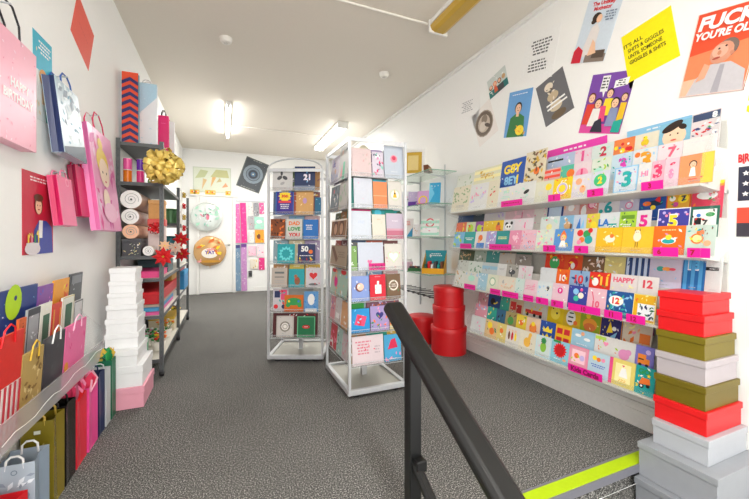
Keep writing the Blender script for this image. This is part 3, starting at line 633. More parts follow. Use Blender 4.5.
PO('purple poster of five friends sitting close together', 'poster', [(594, 74), (635, 70.5), (621, 134), (578, 133)], '7a48a8', 'r e04aa0 0 0 1 .16;r wh .28 .7 .46 .96;g wh .34 .72 .42 .72 .4 .6;l dg .37 .84 .16 4 .05;g wh .6 .74 .9 .78 .9 .9 .6 .86;l dg .75 .82 .25 3 .035;face sn 6a2a1a .14 .6 .09;g e0402c .02 .15 .28 .15 .26 .5 .06 .5;face sn hr .56 .66 .08;g ye .44 .3 .68 .3 .66 .58 .48 .58;g e84a7c .34 .2 .58 .2 .54 .46 .4 .46;face sn 3a2a1a .34 .5 .09;g f0ece8 .18 .12 .44 .12 .42 .42 .24 .42;g 2a2a3a .3 .02 .6 .02 .5 .26 .36 .2;face sn hr .74 .5 .09;g 8a94b8 .62 .12 .86 .12 .84 .42 .66 .42;face sn 5a3a1a .92 .58 .07;g f0c020 .86 .2 1 .2 1 .5 .87 .5;g 1ca898 .8 .02 1 .02 1 .24 .82 .2')
PO('tilted yellow poster with black capitals about giggles', 'poster', [(619, 37), (672, 7), (681, 62), (632, 89)], 'f6f6f2', "r f8e800 0 .12 1 1;t IT'S_ALL 4a4414 .22 .78 .07 .5 0;t SHITS_&_GIGGLES 4a4414 .45 .67 .07 .72;t UNTIL_SOMEONE 4a4414 .42 .56 .07 .68;t GIGGLES_&_SHITS 4a4414 .45 .45 .07 .72")
PO('orange-red poster of an older man under huge white capitals', 'poster', [(701, 18), (770, -8), (744, 92), (678, 96)], 'e8502c', "g f0885a 0 .1 1 .1 1 .6 0 .5;g f8c0a0 .0 .0 .4 .0 .3 .22 0 .2;g c8c4c8 .1 0 .98 0 .94 .24 .7 .36 .4 .36 .2 .2;g a8a4ac .5 0 .62 0 .62 .34 .55 .34;o 7a6860 .6 .52 .16 .18 -.4;o d8987c .53 .48 .17 .2 -.4;o e8b098 .5 .5 .12 .12 -.4;d d0886c .69 .46 .035;g e8a888 .22 .16 .36 .2 .4 .34 .3 .38;d 4a2a22 .48 .53 .018;d 4a2a22 .58 .55 .018;o b04a3a .47 .42 .06 .02 .2;o d08868 .5 .48 .03 .04;T FUCK wh .5 .87 .17 .92 .1;T YOU'RE_OLD wh .5 .72 .1 .94 .1;b f8d8c8 .012")
PO('white card poster with a big yellow spot at right edge', 'poster', [(741, 62), (775, 52), (775, 140), (741, 136)], 'f2f4f4', 'd f8d818 .5 .45 .42;T HI wh .5 .45 .25')
PO('flag poster with white stars on navy above red and white bands', 'poster', [(738, 154), (790, 142), (790, 240), (738, 234)], 'f4f2f0', 'r 2a2e44 0 .42 1 .82;s wh .16 .74 .08;s wh .16 .62 .08;s wh .16 .5 .08;s wh .4 .68 .08;s wh .4 .56 .08;s wh .64 .74 .08;s wh .64 .5 .08;r e8503a 0 .16 1 .34;r 3a3440 0 0 1 .16;T BIRTHDAY d0202c .4 .92 .1 .8;s d0202c .12 .86 .04')
# ------------------------------------------------------------------ stack of gift boxes on the step, right
def gift_box(x0, y0, x1, y1, z0, z1, col, label, group, lidh=None, ang=0.0, lidcol=None, rough=.45):
    cx, cy = (x0+x1)/2, (y0+y1)/2; w, d, h = (x1-x0)/2, (y1-y0)/2, z1-z0; lh = lidh or h*.27
    t = thing('gift_box', label, 'gift box', Matrix.Translation((cx, cy, z0)) @ Matrix.Rotation(ang, 4, 'Z'), group)
    q = .005; c = mat(col, rough=rough, var=.04, scale=25)
    m = MB(); m.rbox((-w+q, -d+q, 0), (w-q, d-q, h-lh), .0015, c); m.build('box_body', t)
    m = MB(); m.rbox((-w, -d, h-lh+.0004), (w, d, h-.0004), .002, c); m.build('lid', t)
G = 'gift boxes stacked on the step by the card racks'
R_ = 2.336
# colour, depth-left X, near Y, depth in Y, top Z, label
STK = [('8c9096', 1.89, .80, .33, -.045, 'largest silver grey gift box, bottom of the right-hand stack'),
       ('9a9ea4', 1.925, .815, .32, .122, 'broad silver grey gift box, second from bottom of stack'),
       ('b4b8be', 1.985, .872, .232, .240, 'silver white gift box directly under the lower red one'),
       ('e0161c', 2.012, .890, .222, .351, 'red gift box in the middle of the stack, between silver and olive'),
       ('6e6010', 2.02, .898, .215, .462, 'olive gift box resting on the middle red one'),
       ('b8b0b4', 2.03, .902, .21, .577, 'pale silver gift box between the two olive ones'),
       ('786a12', 2.038, .908, .205, .684, 'upper olive gift box under the two top red ones'),
       ('de161c', 2.047, .915, .20, .783, 'red gift box second from the top of the stack'),
       ('e4181e', 2.058, .925, .19, .880, 'small red gift box at the very top of the stack')]
z = -.17
for i, (c, x, y, L, zt, lab) in enumerate(STK):
    # spare width so that the set narrows upward against the wall
    gift_box(x, y, R_-.004*i, y+L, z, zt, c, lab, G, lidh=.032, ang=0.0, rough=.4); z = zt
# ================================================================== round red hat boxes
def hat_box(x, y, r, z0, z1, label, group=None):
    t = thing('hat_box', label, 'hat box', (x, y, z0), group); h = z1-z0; c = mat('c81018', .45, var=.03)
    m = MB(); m.lathe([(r-.006, 0), (r-.006, h-.05)], c, 40); m.build('box_body', t)
    m = MB(); m.lathe([(r, h-.0496), (r, h-.003), (r-.003, h-.0005), (.0001, h-.0005)], c, 40); m.build('lid', t)
G2 = 'red round hat boxes'
hat_box(2.10, 3.03, .180, 0, .265, 'largest round red hat box at the bottom of the tower', G2)
hat_box(2.10, 3.03, .164, .265, .475, 'middle round red hat box of the tower of three', G2)
hat_box(2.10, 3.03, .155, .475, .664, 'smallest round red hat box on top of the tower', G2)
hat_box(2.03, 3.45, .150, 0, .29, 'single round red hat box standing behind the tower of three', G2)
# ================================================================== handrail
t = thing('handrail', 'black metal handrail sloping down beside the steps', 'handrail', (.556, 1.0, -.17))
BM = mat('08090a', rough=.38, metal=.0, var=.1, scale=30, key='satin_black_steel')
def slopebar(y0, z0, y1, z1, w, h, x=0, r=.008):
    L = math.hypot(y1-y0, z1-z0); a = math.atan2(z1-z0, y1-y0)
    T = Matrix.Translation((x, y0, z0)) @ Matrix.Rotation(a, 4, 'X')
    m = MB(); m.rbox((-w/2, 0, -h), (w/2, L, 0), r, BM, T, False); return m
m = slopebar(-.95, .478, .145, 1.097, .076, .046, r=.014)
o = m.build('rail_bar', t)
bv = o.modifiers.new('soft_edges', 'BEVEL'); bv.width = .005; bv.segments = 2
m = MB(); m.rbox((-.021, -.021, .008), (.021, .021, .965), .003, BM); m.rbox((-.05, -.05, .0005), (.05, .05, .008), .002, BM); PO_ = m.build('post', t)
slopebar(-.95, .09, -.005, .625, .03, .03).build('lower_bar', t)
m = MB(); m.rbox((-.012, -.05, .59), (.024, .024, .625), .003, BM); m.build('bracket', PO_)
m = MB(); m.rbox((-.025, -.925, -.335), (.025, -.875, .46), .003, BM); m.build('post', t)
# ================================================================== glass shelves behind the spinner
t = thing('glass_shelf_unit', 'green-edged glass wall shelves on chrome uprights behind the card spinner', 'shelf', (XR, 3.72, 0))
CH = mat('c4c8cc', .3, .2, key='brushed_chrome')
SZ = (1.885, 1.53, 1.17, .765, .52)
for y in (-.28, .28):
    m = MB(); m.box((-.014, y-.007, .30), (-.0005, y+.007, 2.0), CH); m.build('upright', t)
for i, z in enumerate(SZ[:4]):
    m = MB(); m.box((-.36, -.52, z-.010), (-.02, .52, z), GLS); m.box((-.361, -.521, z-.009), (-.36, .521, z-.001), mat('7aa890', .2)); m.box((-.36, -.521, z-.009), (-.02, -.52, z-.001), mat('7aa890', .2)); m.build('glass_shelf', t)
    for y in (-.28, .28):
        m = MB(); m.prism([(-.22, -.016), (-.015, -.035), (-.015, -.011), (-.22, -.011)], y-.004, y+.004, CH, Matrix(((1,0,0,0),(0,0,1,0),(0,1,0,z),(0,0,0,1)))); m.fix = True; m.build('shelf_bracket', t)
m = MB(); m.tube([(-.30, -.5, .52), (-.30, .5, .52)], .008, mat('2a2c30', .4))
for k in range(9): m.tube([(-.02, -.48+k*.12, .52), (-.34, -.48+k*.12, .52), (-.35, -.48+k*.12, .54)], .005, mat('2a2c30', .4), 6)
m.build('hook_rail', t)
def stand_art(X, Y, Z, w, h, base, dsl, label, cat='card', name='greeting_card', lean=.12, ang=0, t=.004, group=None):
    """upright piece facing -X/-Y depending on ang (0 = facing the camera end, 90 deg = facing -X)"""
    B = Matrix.Translation((X, Y, Z)) @ Matrix.Rotation(ang, 4, 'Z') @ Matrix.Rotation(-lean, 4, 'X') @ frame((0, 0, 0), (1, 0, 0), (0, 0, 1), (0, -1, 0))
    m = MB(); sheet(m, w, h, base, dsl, t); return m.build(name, T=B, label=label, cat=cat, group=group)
A = -.9
t = thing('photo_frame', 'white photo frame with golden mount on the top glass shelf', 'photo frame', Matrix.Translation((2.07, 3.72, SZ[0]+.002)) @ Matrix.Rotation(-.6, 4, 'Z') @ Matrix.Rotation(-.2, 4, 'X') @ frame((0, 0, 0), (1, 0, 0), (0, 0, 1), (0, -1, 0)))
m = MB()
for a, b in (((-.14, 0, 0), (-.105, .35, .02)), ((.105, 0, 0), (.14, .35, .02)), ((-.105, 0, 0), (.105, .04, .02)), ((-.105, .31, 0), (.105, .35, .02))): m.box(a, b, 'wh')
m.build('frame', t)
m = MB(); m.box((-.105, .04, .002), (.105, .31, .008), 'gd'); art(m, .21, .27, .0085, 'r f0d890 .2 .15 .8 .85', Matrix.Translation((0, .04, 0))); m.build('picture', t)
t = thing('wooden_block', 'small brown wooden ornament beside the photo frame', 'ornament', Matrix.Translation((2.10, 3.42, SZ[0]+.001)) @ Matrix.Rotation(.5, 4, 'Z'))
m = MB(); m.prism([(-.05, 0), (.05, 0), (.02, .05), (-.06, .08)], -.03, .03, 'br', Matrix(((1,0,0,0),(0,0,1,0),(0,1,0,0),(0,0,0,1)))); m.fix = True; m.build('wedge', t)
m = MB(); m.box((-.045, -.031, .015), (.015, -.0302, .05), 'tan'); m.build('face_panel', t)
def shelf_items(z, items, gname):
    for (x, y, w, h, base, dsl, lab) in items:
        stand_art(x-.02, y, z+.002, w*1.25, min(h*1.3, .24), base, dsl, lab, ang=A, lean=.14, group=gname, cat='gift item', name='gift_card_box', t=.02)
shelf_items(SZ[1], [(2.05, 4.0, .10, .13, 'f0e4f0', 'q pk 8 .06 la', 'pale pink boxed gift at back of the second glass shelf'),
    (2.05, 3.83, .09, .15, 'e8eef4', 'q dg 5 .08 pk;h pk .5 .6 .2', 'white boxed gift with grey marks on second glass shelf'),
    (2.06, 3.66, .10, .13, 'cfc0e4', 'r pu 0 0 1 .3;q wh 6 .06', 'lilac boxed gift on the second glass shelf'),
    (2.08, 3.47, .11, .12, 'd8a8d8', 'ring ye .5 .3 .4 d8a8d8;r e0609c 0 0 1 .1', 'mauve boxed gift with yellow arch, second glass shelf'),
    (2.16, 3.36, .10, .19, '38a8d8', 'q wh 6 .05;g 7ad0f0 0 0 .5 .5 0 1', 'tall bright blue boxed gift on second glass shelf')], 'gifts on the second glass shelf')
shelf_items(SZ[2], [(2.05, 4.0, .10, .15, 'f4f0ee', 'l e08a7a .5 .6 .7 3 .09', 'white boxed gift at far end of third glass shelf'),
    (2.05, 3.80, .12, .17, 'f2ecea', 'l e0604c .5 .75 .7 3 .09;g 3aa0d0 .5 0 1 0 1 .5', 'white card box with red print, blue corner, third shelf'),
    (2.08, 3.56, .11, .11, 'f0eef0', 'q tan 6 .07', 'small low white box on third glass shelf'),
    (2.10, 3.36, .17, .15, 'eef2ec', 'ring e0606c .5 .78 .24 eef2ec;hs mi 3;r f4f4f4 .1 .2 .9 .5;q e8a0b0 8 .04', 'wide white box with pink arch on third glass shelf')], 'gifts on the third glass shelf')
# counter display box on the lowest glass shelf
t = thing('counter_display', 'yellow and teal cardboard counter display of small gifts', 'display box', Matrix.Translation((2.14, 3.36, SZ[3]+.001)) @ Matrix.Rotation(-.75, 4, 'Z'))
m = MB(); S2 = Matrix(((0,0,1,0),(1,0,0,0),(0,1,0,0),(0,0,0,1)))
for x in (-.12, .116): m.prism([(-.10, 0), (.10, 0), (.10, .22), (-.10, .07)], x, x+.004, 'e8a818', S2)
m.box((-.116, -.10, 0), (.116, .10, .004), 'e8a818'); m.box((-.116, -.10, .004), (.116, -.097, .06), 'e8a818'); m.fix = True; m.build('tray', t)
m = MB(); m.box((-.12, .10, .0), (.12, .105, .25), '1898a8'); art(m, .24, .25, 0, 'q wh 9 .06 bk;l wh .5 .8 .7 2 .08', frame((0, .0995, 0), (1, 0, 0), (0, 0, 1), (0, -1, 0))); m.build('back_board', t)
for k in range(6):
    m = MB(); m.rbox((-.1+k*.035, -.06, .005), (-.075+k*.035, .06, .10+.03*(k % 2)), .003, ('2a6a5a', 'rd', 'wh', 'dg', 'tl', 'br')[k]); m.build('gift_pack', t)
for k, (x, y, c, lab) in enumerate([(2.06, 3.66, '3a7a4a', 'green wooden toy box beside the yellow counter display'), (2.05, 3.85, 'e8c8d8', 'pale pink gift pack on the lowest glass shelf'), (2.05, 4.05, 'f0e8e4', 'white gift pack at far end of the lowest glass shelf')]):
    t = thing('gift_pack', lab, 'gift pack', Matrix.Translation((x, y, SZ[3]+.001)) @ Matrix.Rotation(-.7, 4, 'Z'))
    m = MB(); m.rbox((-.075, -.04, 0), (.075, .04, .035 if k == 0 else .10), .004, c); m.build('pack', t)
    m = MB(); m.rbox((-.06, -.03, .0355 if k == 0 else .1005), (.06, .03, .06 if k == 0 else .14), .004, 'dg' if k == 0 else 'wh'); art(m, .11, .05, .001, 'q tan 8 .06 rd', frame((0, -.031, .04), (1, 0, 0), (0, 0, 1), (0, -1, 0))); m.build('top_pack', t)
# ================================================================== floor-standing card spinners
LEV = (1.60, 1.372, 1.145, .915, .692, .465, .225)
def spinner(name, label, ox, oy, ang, w, d, top, arch=True):
    """origin at near-left corner of the footprint, x along the near face, y away"""
    T = Matrix.Translation((ox, oy, 0)) @ Matrix.Rotation(ang, 4, 'Z')
    t = thing(name, label, 'display stand', T)
    P = .0105
    m = MB(); m.rbox((-.012, -.012, .028), (w+.012, .02, .065), .003, WIRE); m.rbox((-.012, d-.02, .028), (w+.012, d+.012, .065), .003, WIRE)
    m.rbox((-.012, .02, .028), (.02, d-.02, .065), .003, WIRE); m.rbox((w-.02, .02, .028), (w+.012, d-.02, .065), .003, WIRE)
    BF = m.build('base_frame', t)
    m = MB(); m.box((.02, .02, .04), (w-.02, d-.02, .05), mat('a8a69c', .35, .3)); m.build('base_tray', t)
    for a in ((w*.15, .05), (w*.85, .05), (w*.15, d-.05), (w*.85, d-.05)):
        m = MB(); m.lathe([(.03, .001), (.03, .02), (.02, .028)], 'bk', 12, Matrix.Translation((a[0], a[1], 0))); m.build('foot', BF)
    for x in (0, w):
        for y in (0, d):
            m = MB(); m.rbox((x-P, y-P, .065), (x+P, y+P, top), .003, WIRE); m.build('corner_post', t)
    m = MB(); q = .08
    for y in (.0, d): m.box((P, y-.004, top-.03), (w-P, y+.004, top-.001), WIRE)
    for x in (.0, w): m.box((x-.004, P, top-.03), (x+.004, d-P, top-.001), WIRE)
    for y in (0, d) if arch else (): m.tube([(w/2+(w/2-.0)*math.cos(a), y, top+.09*math.sin(a)) for a in [PI*i/12 for i in range(13)]], .007, WIRE)
    m.build('top_frame', t)
    m = MB(); m.box((.10, .10, .19), (w-.10, d-.10, top-.06), mat('a8a8a2', .4, key='core_panel_grey')); m.box((w/2-.02, d/2-.02, .05), (w/2+.02, d/2+.02, .19), WIRE); CP = m.build('core_panel', t)
    m = MB(); m.box((w/2-.01, d/2-.01, top-.06), (w/2+.01, d/2+.01, top-.02), WIRE); m.lathe([(.055, -.025), (.05, -.005), (.03, .018), (.012, .03), (.0001, .033)], mat('e8e4d0', .3, .4), 18, Matrix.Translation((w/2, d/2, top))); m.build('top_knob', CP)
    for z in LEV:
        m = MB(); e = .075
        # four clear ledges, one per side, each with a lip
        m.box((P, .012, z-.004), (w-P, .099, z), ACR); m.box((P, d-.099, z-.004), (w-P, d-.012, z), ACR)
        m.box((.012, .1, z-.004), (.099, d-.1, z), ACR); m.box((w-.099, .1, z-.004), (w-.012, d-.1, z), ACR)
        m.box((P, .004, z-.004), (w-P, .008, z+.022), ACR); m.box((P, d-.008, z-.004), (w-P, d-.004, z+.022), ACR)
        m.box((.004, P, z-.004), (.008, d-P, z+.022), ACR); m.box((w-.008, P, z-.004), (w-.004, d-P, z+.022), ACR)
        LG_ = m.build('card_ledge', t)
        m = MB()
        for pts in ([(0, .002, z+.024), (w, .002, z+.024)], [(.002, 0, z+.024), (.002, d, z+.024)], [(0, .002, z-.006), (w, .002, z-.006)], [(.002, 0, z-.006), (.002, d, z-.006)]): m.tube(pts, .0018, WIRE, 6)
        m.build('wire_rail', LG_)
    return T
# spinner in front: aligned with the room
BX, BY, BW, BD = .815, 2.385, .445, .60
TB = spinner('card_spinner', 'tall silver card spinner nearest the handrail, corner post toward viewer', BX, BY, 0, BW, BD, 1.875, False)
# spinner behind: turned toward the entrance
AX, AY, AW = 3.29*SN-.985*CS, 3.29*CS+.985*SN, .50
TA = spinner('card_spinner', 'silver card spinner farther down the aisle with arched top', AX, AY, -YAW, AW, .50, 1.80)
def face_cards(T, face, w, rows, who, group):
    """rows: level index, x0, x1 (0..1 across the face), height, colour, desc, art, row depth"""
    for (lv, x0, x1, h, base, desc, dsl, dp, *rest) in rows:
        z = LEV[lv]+.001+(rest[0] if rest else 0); cw = (x1-x0)*w*(1 if face == 'near' else .86)-.003; xc = (x0+x1)/2*w
        off = .017+.026*dp; h = min(h*1.1, .217) if dp or lv else h
        dsl += ';l gy .5 .08 .4 1 .03'
        if face == 'near': B = T @ Matrix.Translation((xc, off, z)) @ Matrix.Rotation(-.09, 4, 'X') @ frame((0, 0, 0), (1, 0, 0), (0, 0, 1), (0, -1, 0))
        else: B = T @ Matrix.Translation((off, w-xc*.86, z)) @ frame((0, 0, 0), (0, -1, 0), (math.sin(.09), 0, math.cos(.09)), (-math.cos(.09), 0, math.sin(.09)))
        m = MB(); sheet(m, cw, h, paper(base, .87), dsl, .004)
        m.build('greeting_card', T=B, label=f'{desc}, {who}', cat='greeting card', group=group)
BACKC = [('d8d4cc', 'stone'), ('a8c0c8', 'dusty blue'), ('e8c8c8', 'shell pink'), ('8a9a7a', 'moss'), ('f0e4c0', 'buttermilk'), ('6a7a9a', 'slate blue'), ('c89a6a', 'caramel'), ('b8a8c8', 'heather'), ('d87a6a', 'terracotta'), ('5aa8a0', 'sea green'), ('e8e8ec', 'off-white'), ('8a5a5a', 'rosewood'), ('f0c860', 'honey'), ('9ac0e0', 'powder blue')]
ORD = ('left', 'middle', 'right')
LVN = ('top', 'second', 'third', 'fourth', 'fifth', 'sixth', 'lowest')
def backing(T, face, w, who, group, skip=(), n=3, seed=0):
    rows = []
    for lv in range(7):
        if lv in skip: continue
        for k in range(n):
            c, nm = BACKC[(lv*5+k*3+seed) % len(BACKC)]
            side = ORD[k] if n == 3 else ('left', 'right')[k]
            rows.append((lv, .05+k*.9/n, .05+(k+1)*.9/n-.01, .21-.012*((lv+k) % 2), c, f'{nm} card behind, {side}, {LVN[lv]} row', f'q {BACKC[(lv+k*4+3) % 14][0]} 12 .07 wh;l wh .5 .85 .6 1 .05', 1.4))
    face_cards(T, face, w, rows, who, group)
GA = 'cards on the far spinner'
face_cards(TA, 'near', AW, [
 (0, .06, .44, .21, 'f0f0ee', 'white card with dark grey blossom', 'o dg .35 .55 .14 .09 .6;o dg .62 .55 .14 .09 -.6;o dg .45 .75 .06 .12;o gy .5 .3 .12 .07 .5;q lg 5 .04', 0),
 (0, .47, .86, .225, '2c3e68', 'navy card with white 21', 'T 21 f0e8f4 .6 .55 .26;q 6ab0e0 7 .05 wh;r 8894ac 0 0 1 .18', 0),
 (1, .12, .46, .215, '4a3a9a', 'purple card with yellow sale-style burst', 's ye .5 .8 .38 12;T 30th rd .5 .8 .13;r e0404c .15 .5 .85 .6;l wh .5 .35 .7 3 .08;b 2a7ac8 .04', 0),
 (1, .50, .83, .21, 'f0c080', 'peach card with small violet figure', 'o c8a0d0 .5 .6 .12 .17;q f8dca8 8 .05', 0),
 (1, .84, .97, .15, '2c7aa0', 'narrow blue card at right', 'q sk 4 .1', 1),
 (2, .02, .30, .17, '8a4a1c', 'brown card of orange paisley', 'q or 18 .1 3a1c10', 0),
 (2, .315, .62, .17, 'f4f2ea', 'white card with rainbow letters DAD', 'T DAD or .5 .78 .2 .8;T LOVE gn .5 .5 .2 .8;T YOU rd .5 .2 .2 .8', 0),
 (2, .635, .92, .165, '2c84d4', 'plain bright blue card with print', 'l wh .4 .6 .6 3 .1', 0),
 (3, .15, .48, .165, '28b4bc', 'turquoise starburst card', 's 6adce0 .5 .5 .45 12;s 18a0a8 .5 .5 .3 10', 0),
 (3, .53, .86, .165, '2c3c6c', 'navy card with orange spot and large digits', 'T 50 wh .4 .75 .3;d or .75 .6 .12;l wh .5 .4 .8 1 .08;q rd 8 .06 ye .1 .05 .9 .3', 0),
 (4, .04, .34, .165, 'd8ccc0', 'buff card with grey print blocks', 'r 6a7070 .2 .7 .8 .8;r 6a7070 .2 .5 .8 .55;l gy .5 .3 .6 2 .08;l gy .5 .9 .6 1 .06', 0),
 (4, .36, .66, .155, '28b0b8', 'teal card with brown otter', 'o 8a5a3a .55 .35 .18 .26;d a8704a .45 .6 .11;d hr .42 .62 .02;r rd .4 .42 .6 .48', 0),
 (4, .36, .64, .215, 'e0cc6a', 'mustard card peeping over the otter', 'l wh .5 .9 .5 1 .05', 1),
 (4, .68, .97, .165, 'f0ecf0', 'white card with red cocktail heart', 'h rd .5 .6 .28;o dg .5 .15 .3 .07;q rd 6 .05 pk', 0),
 (5, .05, .35, .19, 'e8e4e8', 'white card with navy and rose blocks', 'r 22305e .1 .6 .45 .9;r e0507c .5 .5 .9 .95;q tl 8 .08 rd;d rd .2 .2 .14;d nv .7 .2 .14', 1),
 (5, .28, .64, .14, 'e07820', 'orange card with green game controller', 'o gn .5 .6 .4 .2;d gn .2 .4 .12;d gn .8 .4 .12;d ye .25 .62 .06;d bl .75 .62 .06', 0),
 (5, .65, .92, .17, '7ab4e8', 'light blue card with ghostly white figure', 'o wh .5 .6 .25 .4;q bl 8 .07;r wh .1 0 .9 .15', 0),
 (6, .13, .46, .18, 'efeae4', 'ivory card with curly engraved frame', 'b c8c0b8 .07;ring 8a8478 .5 .5 .3 efeae4;ring a09a8c .5 .5 .15 efeae4;q gy 8 .05', 0),
 (6, .52, .86, .175, '14784c', 'dark green card with red lips', 'b 6ac090 .05;o c82a2a .5 .5 .22 .1;r wh .4 .49 .6 .51', 0),
 (6, .05, .9, .225, '5a2a2c', 'wide maroon card tops', 'q wh 10 .02 rd .05 .85 .95 .98', 1)], 'far spinner', GA)
GB = 'cards on the near spinner'
face_cards(TB, 'near', BW, [
 (0, .05, .40, .205, 'ecd8d8', 'dusty pink card with tiny sketch', 'q b8b0a8 6 .05 c8a0a0;l c8b0b0 .5 .8 .5 1 .04', 0),
 (0, .41, .62, .19, 'e8e0ec', 'busy white card with magenta owls', 'q e0306c 8 .14 7ac0b0;d wh .5 .8 .2;d pk .5 .75 .12;d hr .4 .85 .05;d hr .65 .85 .05;q 4a4a6a 6 .08', 0),
 (0, .63, 1.0, .25, 'd4dce8', 'pale blue card with pink balloon', 'd e08a9a .5 .6 .18;d c83a5a .5 .62 .1;r gy .495 .3 .505 .45;l lg .5 .2 .5 1 .04', 0),
 (1, .09, .42, .205, 'e4e8f2', 'plain icy white card', 'l c0c8d8 .5 .6 .3 1 .04;q pk 2 .03', 0),
 (1, .43, .69, .18, 'f49a6a', 'plain salmon orange card', 'r f0b08a 0 .45 1 .48', 0),
 (1, .70, .96, .19, 'eeeae2', 'ivory card with yellow bee and wreath', 'ring c8ccb8 .5 .5 .4 eeeae2;g e0b020 .35 .4 .65 .4 .5 .7;d bk .5 .55 .06', 0),
 (1, .45, .95, .225, '5ac0d4', 'card with aqua top behind the salmon one', 'r e0d8c8 .5 .86 1 1', 1),
 (2, .04, .40, .185, 'e6ecf6', 'pale blue-white card below magenta oval', 'l b8c4dc .5 .6 .4 2 .06', 0),
 (2, .41, .66, .165, 'f4eee0', 'cream card with fine green print', 'q b0c8b0 6 .04 f0c0a0;l tan .5 .8 .4 1 .05', 0),
 (2, .67, 1.0, .175, 'd8ccdc', 'mauve card fading to wine red band', 'r b86a80 0 0 1 .32;r c898a8 0 .32 1 .4;l wh .5 .7 .4 1 .04', 0),
 (2, .06, .42, .215, 'e0147a', 'magenta card top with scalloped edge', 'l wh .5 .93 .3 1 .03', 1),
 (2, .44, .98, .225, '2ca0a0', 'teal card with green and aqua bubbles', 'd 48b8d0 .2 .9 .12;d 1a8878 .6 .9 .18;d 3a5a3a .95 .85 .12', 1),
 (3, .03, .15, .19, '8ab06a', 'slim green landscape card', 'r dg 0 .85 1 1;q wh 6 .12', 0),
 (3, .16, .62, .185, 'e0e6f2', 'white card with small pink bow', 'h e0709c .45 .3 .1;l c0c8d8 .5 .75 .4 1 .04', 0),
 (3, .34, .64, .045, 'e0148c', 'magenta price card on ledge', 'T 3_for_2 7a0a4c .5 .5 .5 .8', -.35),
 (3, .64, .97, .175, 'f0ece4', 'cream card with floral heart outline', 'h c8d8b8 .5 .5 .36;h f0ece4 .5 .5 .28;q e08a8a 6 .04', 0),
 (4, .05, .36, .165, '9ab0e8', 'periwinkle card with crescent moon face', 'd 6a3a3a .45 .55 .24;d f4c8b0 .5 .57 .2;d wh .42 .62 .05;q wh 4 .04', 0),
 (4, .37, .66, .17, 'd81c3c', 'red card with white gift bottle', 'r wh .32 .25 .72 .6;r wh .45 .6 .58 .75;q gy 4 .04 - .35 .3 .7 .55;l f8b0b8 .5 .92 .5 1 .04', 0),
 (4, .67, .94, .17, '7a6048', 'brown card with white line wreath', 'ring e8e0d4 .5 .55 .34 7a6048;l e8e0d4 .5 .55 .4 2 .08;q 4a7a4a 6 .06', 0),
 (5, .03, .37, .155, '1c9cdc', 'bright blue card with pink and red parcel', 'g e0406c .2 .35 .7 .25 .85 .65 .35 .78;r d01c3c .4 .3 .55 .7;q 7ad0f8 5 .05', 0),
 (5, .38, .72, .165, 'b8a8d8', 'violet card with dark heart and flowers', 'h 2a2a7a .5 .62 .22;q or 12 .07 pk;q 3a8a5a 6 .06', 0),
 (5, .73, .96, .15, 'f0e0a8', 'soft yellow card with gold leaves', 'q gd 8 .1 or;q 6a9a5a 4 .1', 0),
 (5, .03, .30, .225, '188a2c', 'plain leaf green card above blue parcel card', 'l 2ca040 .5 .9 .5 1 .04', 1),
 (5, .34, .95, .22, '8a5a6a', 'patterned dark rose card tops', 'q or 10 .03 la .05 .8 .95 .97', 1),
 (6, .06, .62, .19, 'f4e4e8', 'wide blush card with fine coral lettering', 'l d07a8a .35 .6 .5 5 .1;l b8a8b0 .8 .5 .2 3 .1;q e0405c 4 .03', 0),
 (6, .63, .95, .18, '58b0dc', 'aqua card with crimson ship', 'g d01c4c .2 .45 .8 .5 .65 .85 .4 .8;q pk 6 .08 - .05 .03 .95 .3;l wh .5 .1 .6 1 .05', 0),
 (6, .40, .72, .225, '1c9c84', 'jade green card rising behind the blush one', 'l 6ac8b8 .5 .9 .5 1 .04', 1)], 'near side of near spinner', GB)
face_cards(TB, 'left', BD, [
 (0, .08, .50, .22, 'e4e0ee', 'pale card with purple script', 'T ok 5a3a9a .4 .75 .22;o c8a890 .6 .45 .12 .1;q a0b8d8 12 .06', 0),
 (0, .52, .95, .27, 'eef0ee', 'white card with mint dress and pink skirt', 'd f0d8c8 .35 .8 .1;g 6ad0a8 .45 .0 .75 .0 .7 .5 .5 .5;g f0a8b8 .2 .1 .45 .1 .4 .45;r dg .75 .8 .95 .86', 0),
 (1, .06, .5, .19, 'a0b0b8', 'blue-grey card with twiggy print', 'q dg 10 .07 wh;d e08a8a .4 .8 .08', 0),
 (1, .53, .94, .20, 'e8e8e4', 'white card with faint green trees', 'q a8c8a8 8 .08', 0),
 (2, .12, .92, .14, 'b08a68', 'sepia photo card of two faces', 'd 6a4a34 .3 .55 .16;d c8a080 .3 .5 .11;d 6a4a34 .68 .55 .16;d c8a080 .68 .5 .11;b f0e8dc .03', 0),
 (3, .06, .9, .16, 'c0ae98', 'taupe card with curled ribbon drawing', 'g 7a5a44 .05 .9 .2 .95 .5 .4 .4 .2;l 8a7a68 .7 .6 .4 3 .1', 0),
 (4, .08, .48, .19, 'd0e4d4', 'sage card with magenta balloon', 'd e8148c .7 .5 .22;o rd .4 .93 .28 .1;q pe 8 .07', 0),
 (4, .50, .93, .19, 'c4e0d0', 'mint card with red rosettes', 'o rd .5 .93 .3 .1;q wh 8 .06 sk;q pe 4 .05', 0),
 (5, .05, .30, .18, 'f0b0b8', 'pink card with purple squiggles', 'q pu 8 .1 wh', 0),
 (5, .32, .62, .19, 'f2ecea', 'white card with sketchy trees', 'q c0a8a0 8 .06;r wh .2 .2 .8 .4', 0),
 (5, .64, .95, .18, 'f4c498', 'apricot card with dots', 'p e89a5a 8 .06 wh', 0),
 (6, .06, .38, .2, 'd8505a', 'red card with white doves', 'q wh 8 .12 pk', 0),
 (6, .40, .66, .19, 'c8e4dc', 'pale aqua card with creatures', 'q 3a8a80 10 .09 wh', 0),
 (6, .68, .95, .18, 'eadfe0', 'white card with rose outlines', 'q d88a9a 9 .08', 0)], 'aisle side of near spinner', GB)
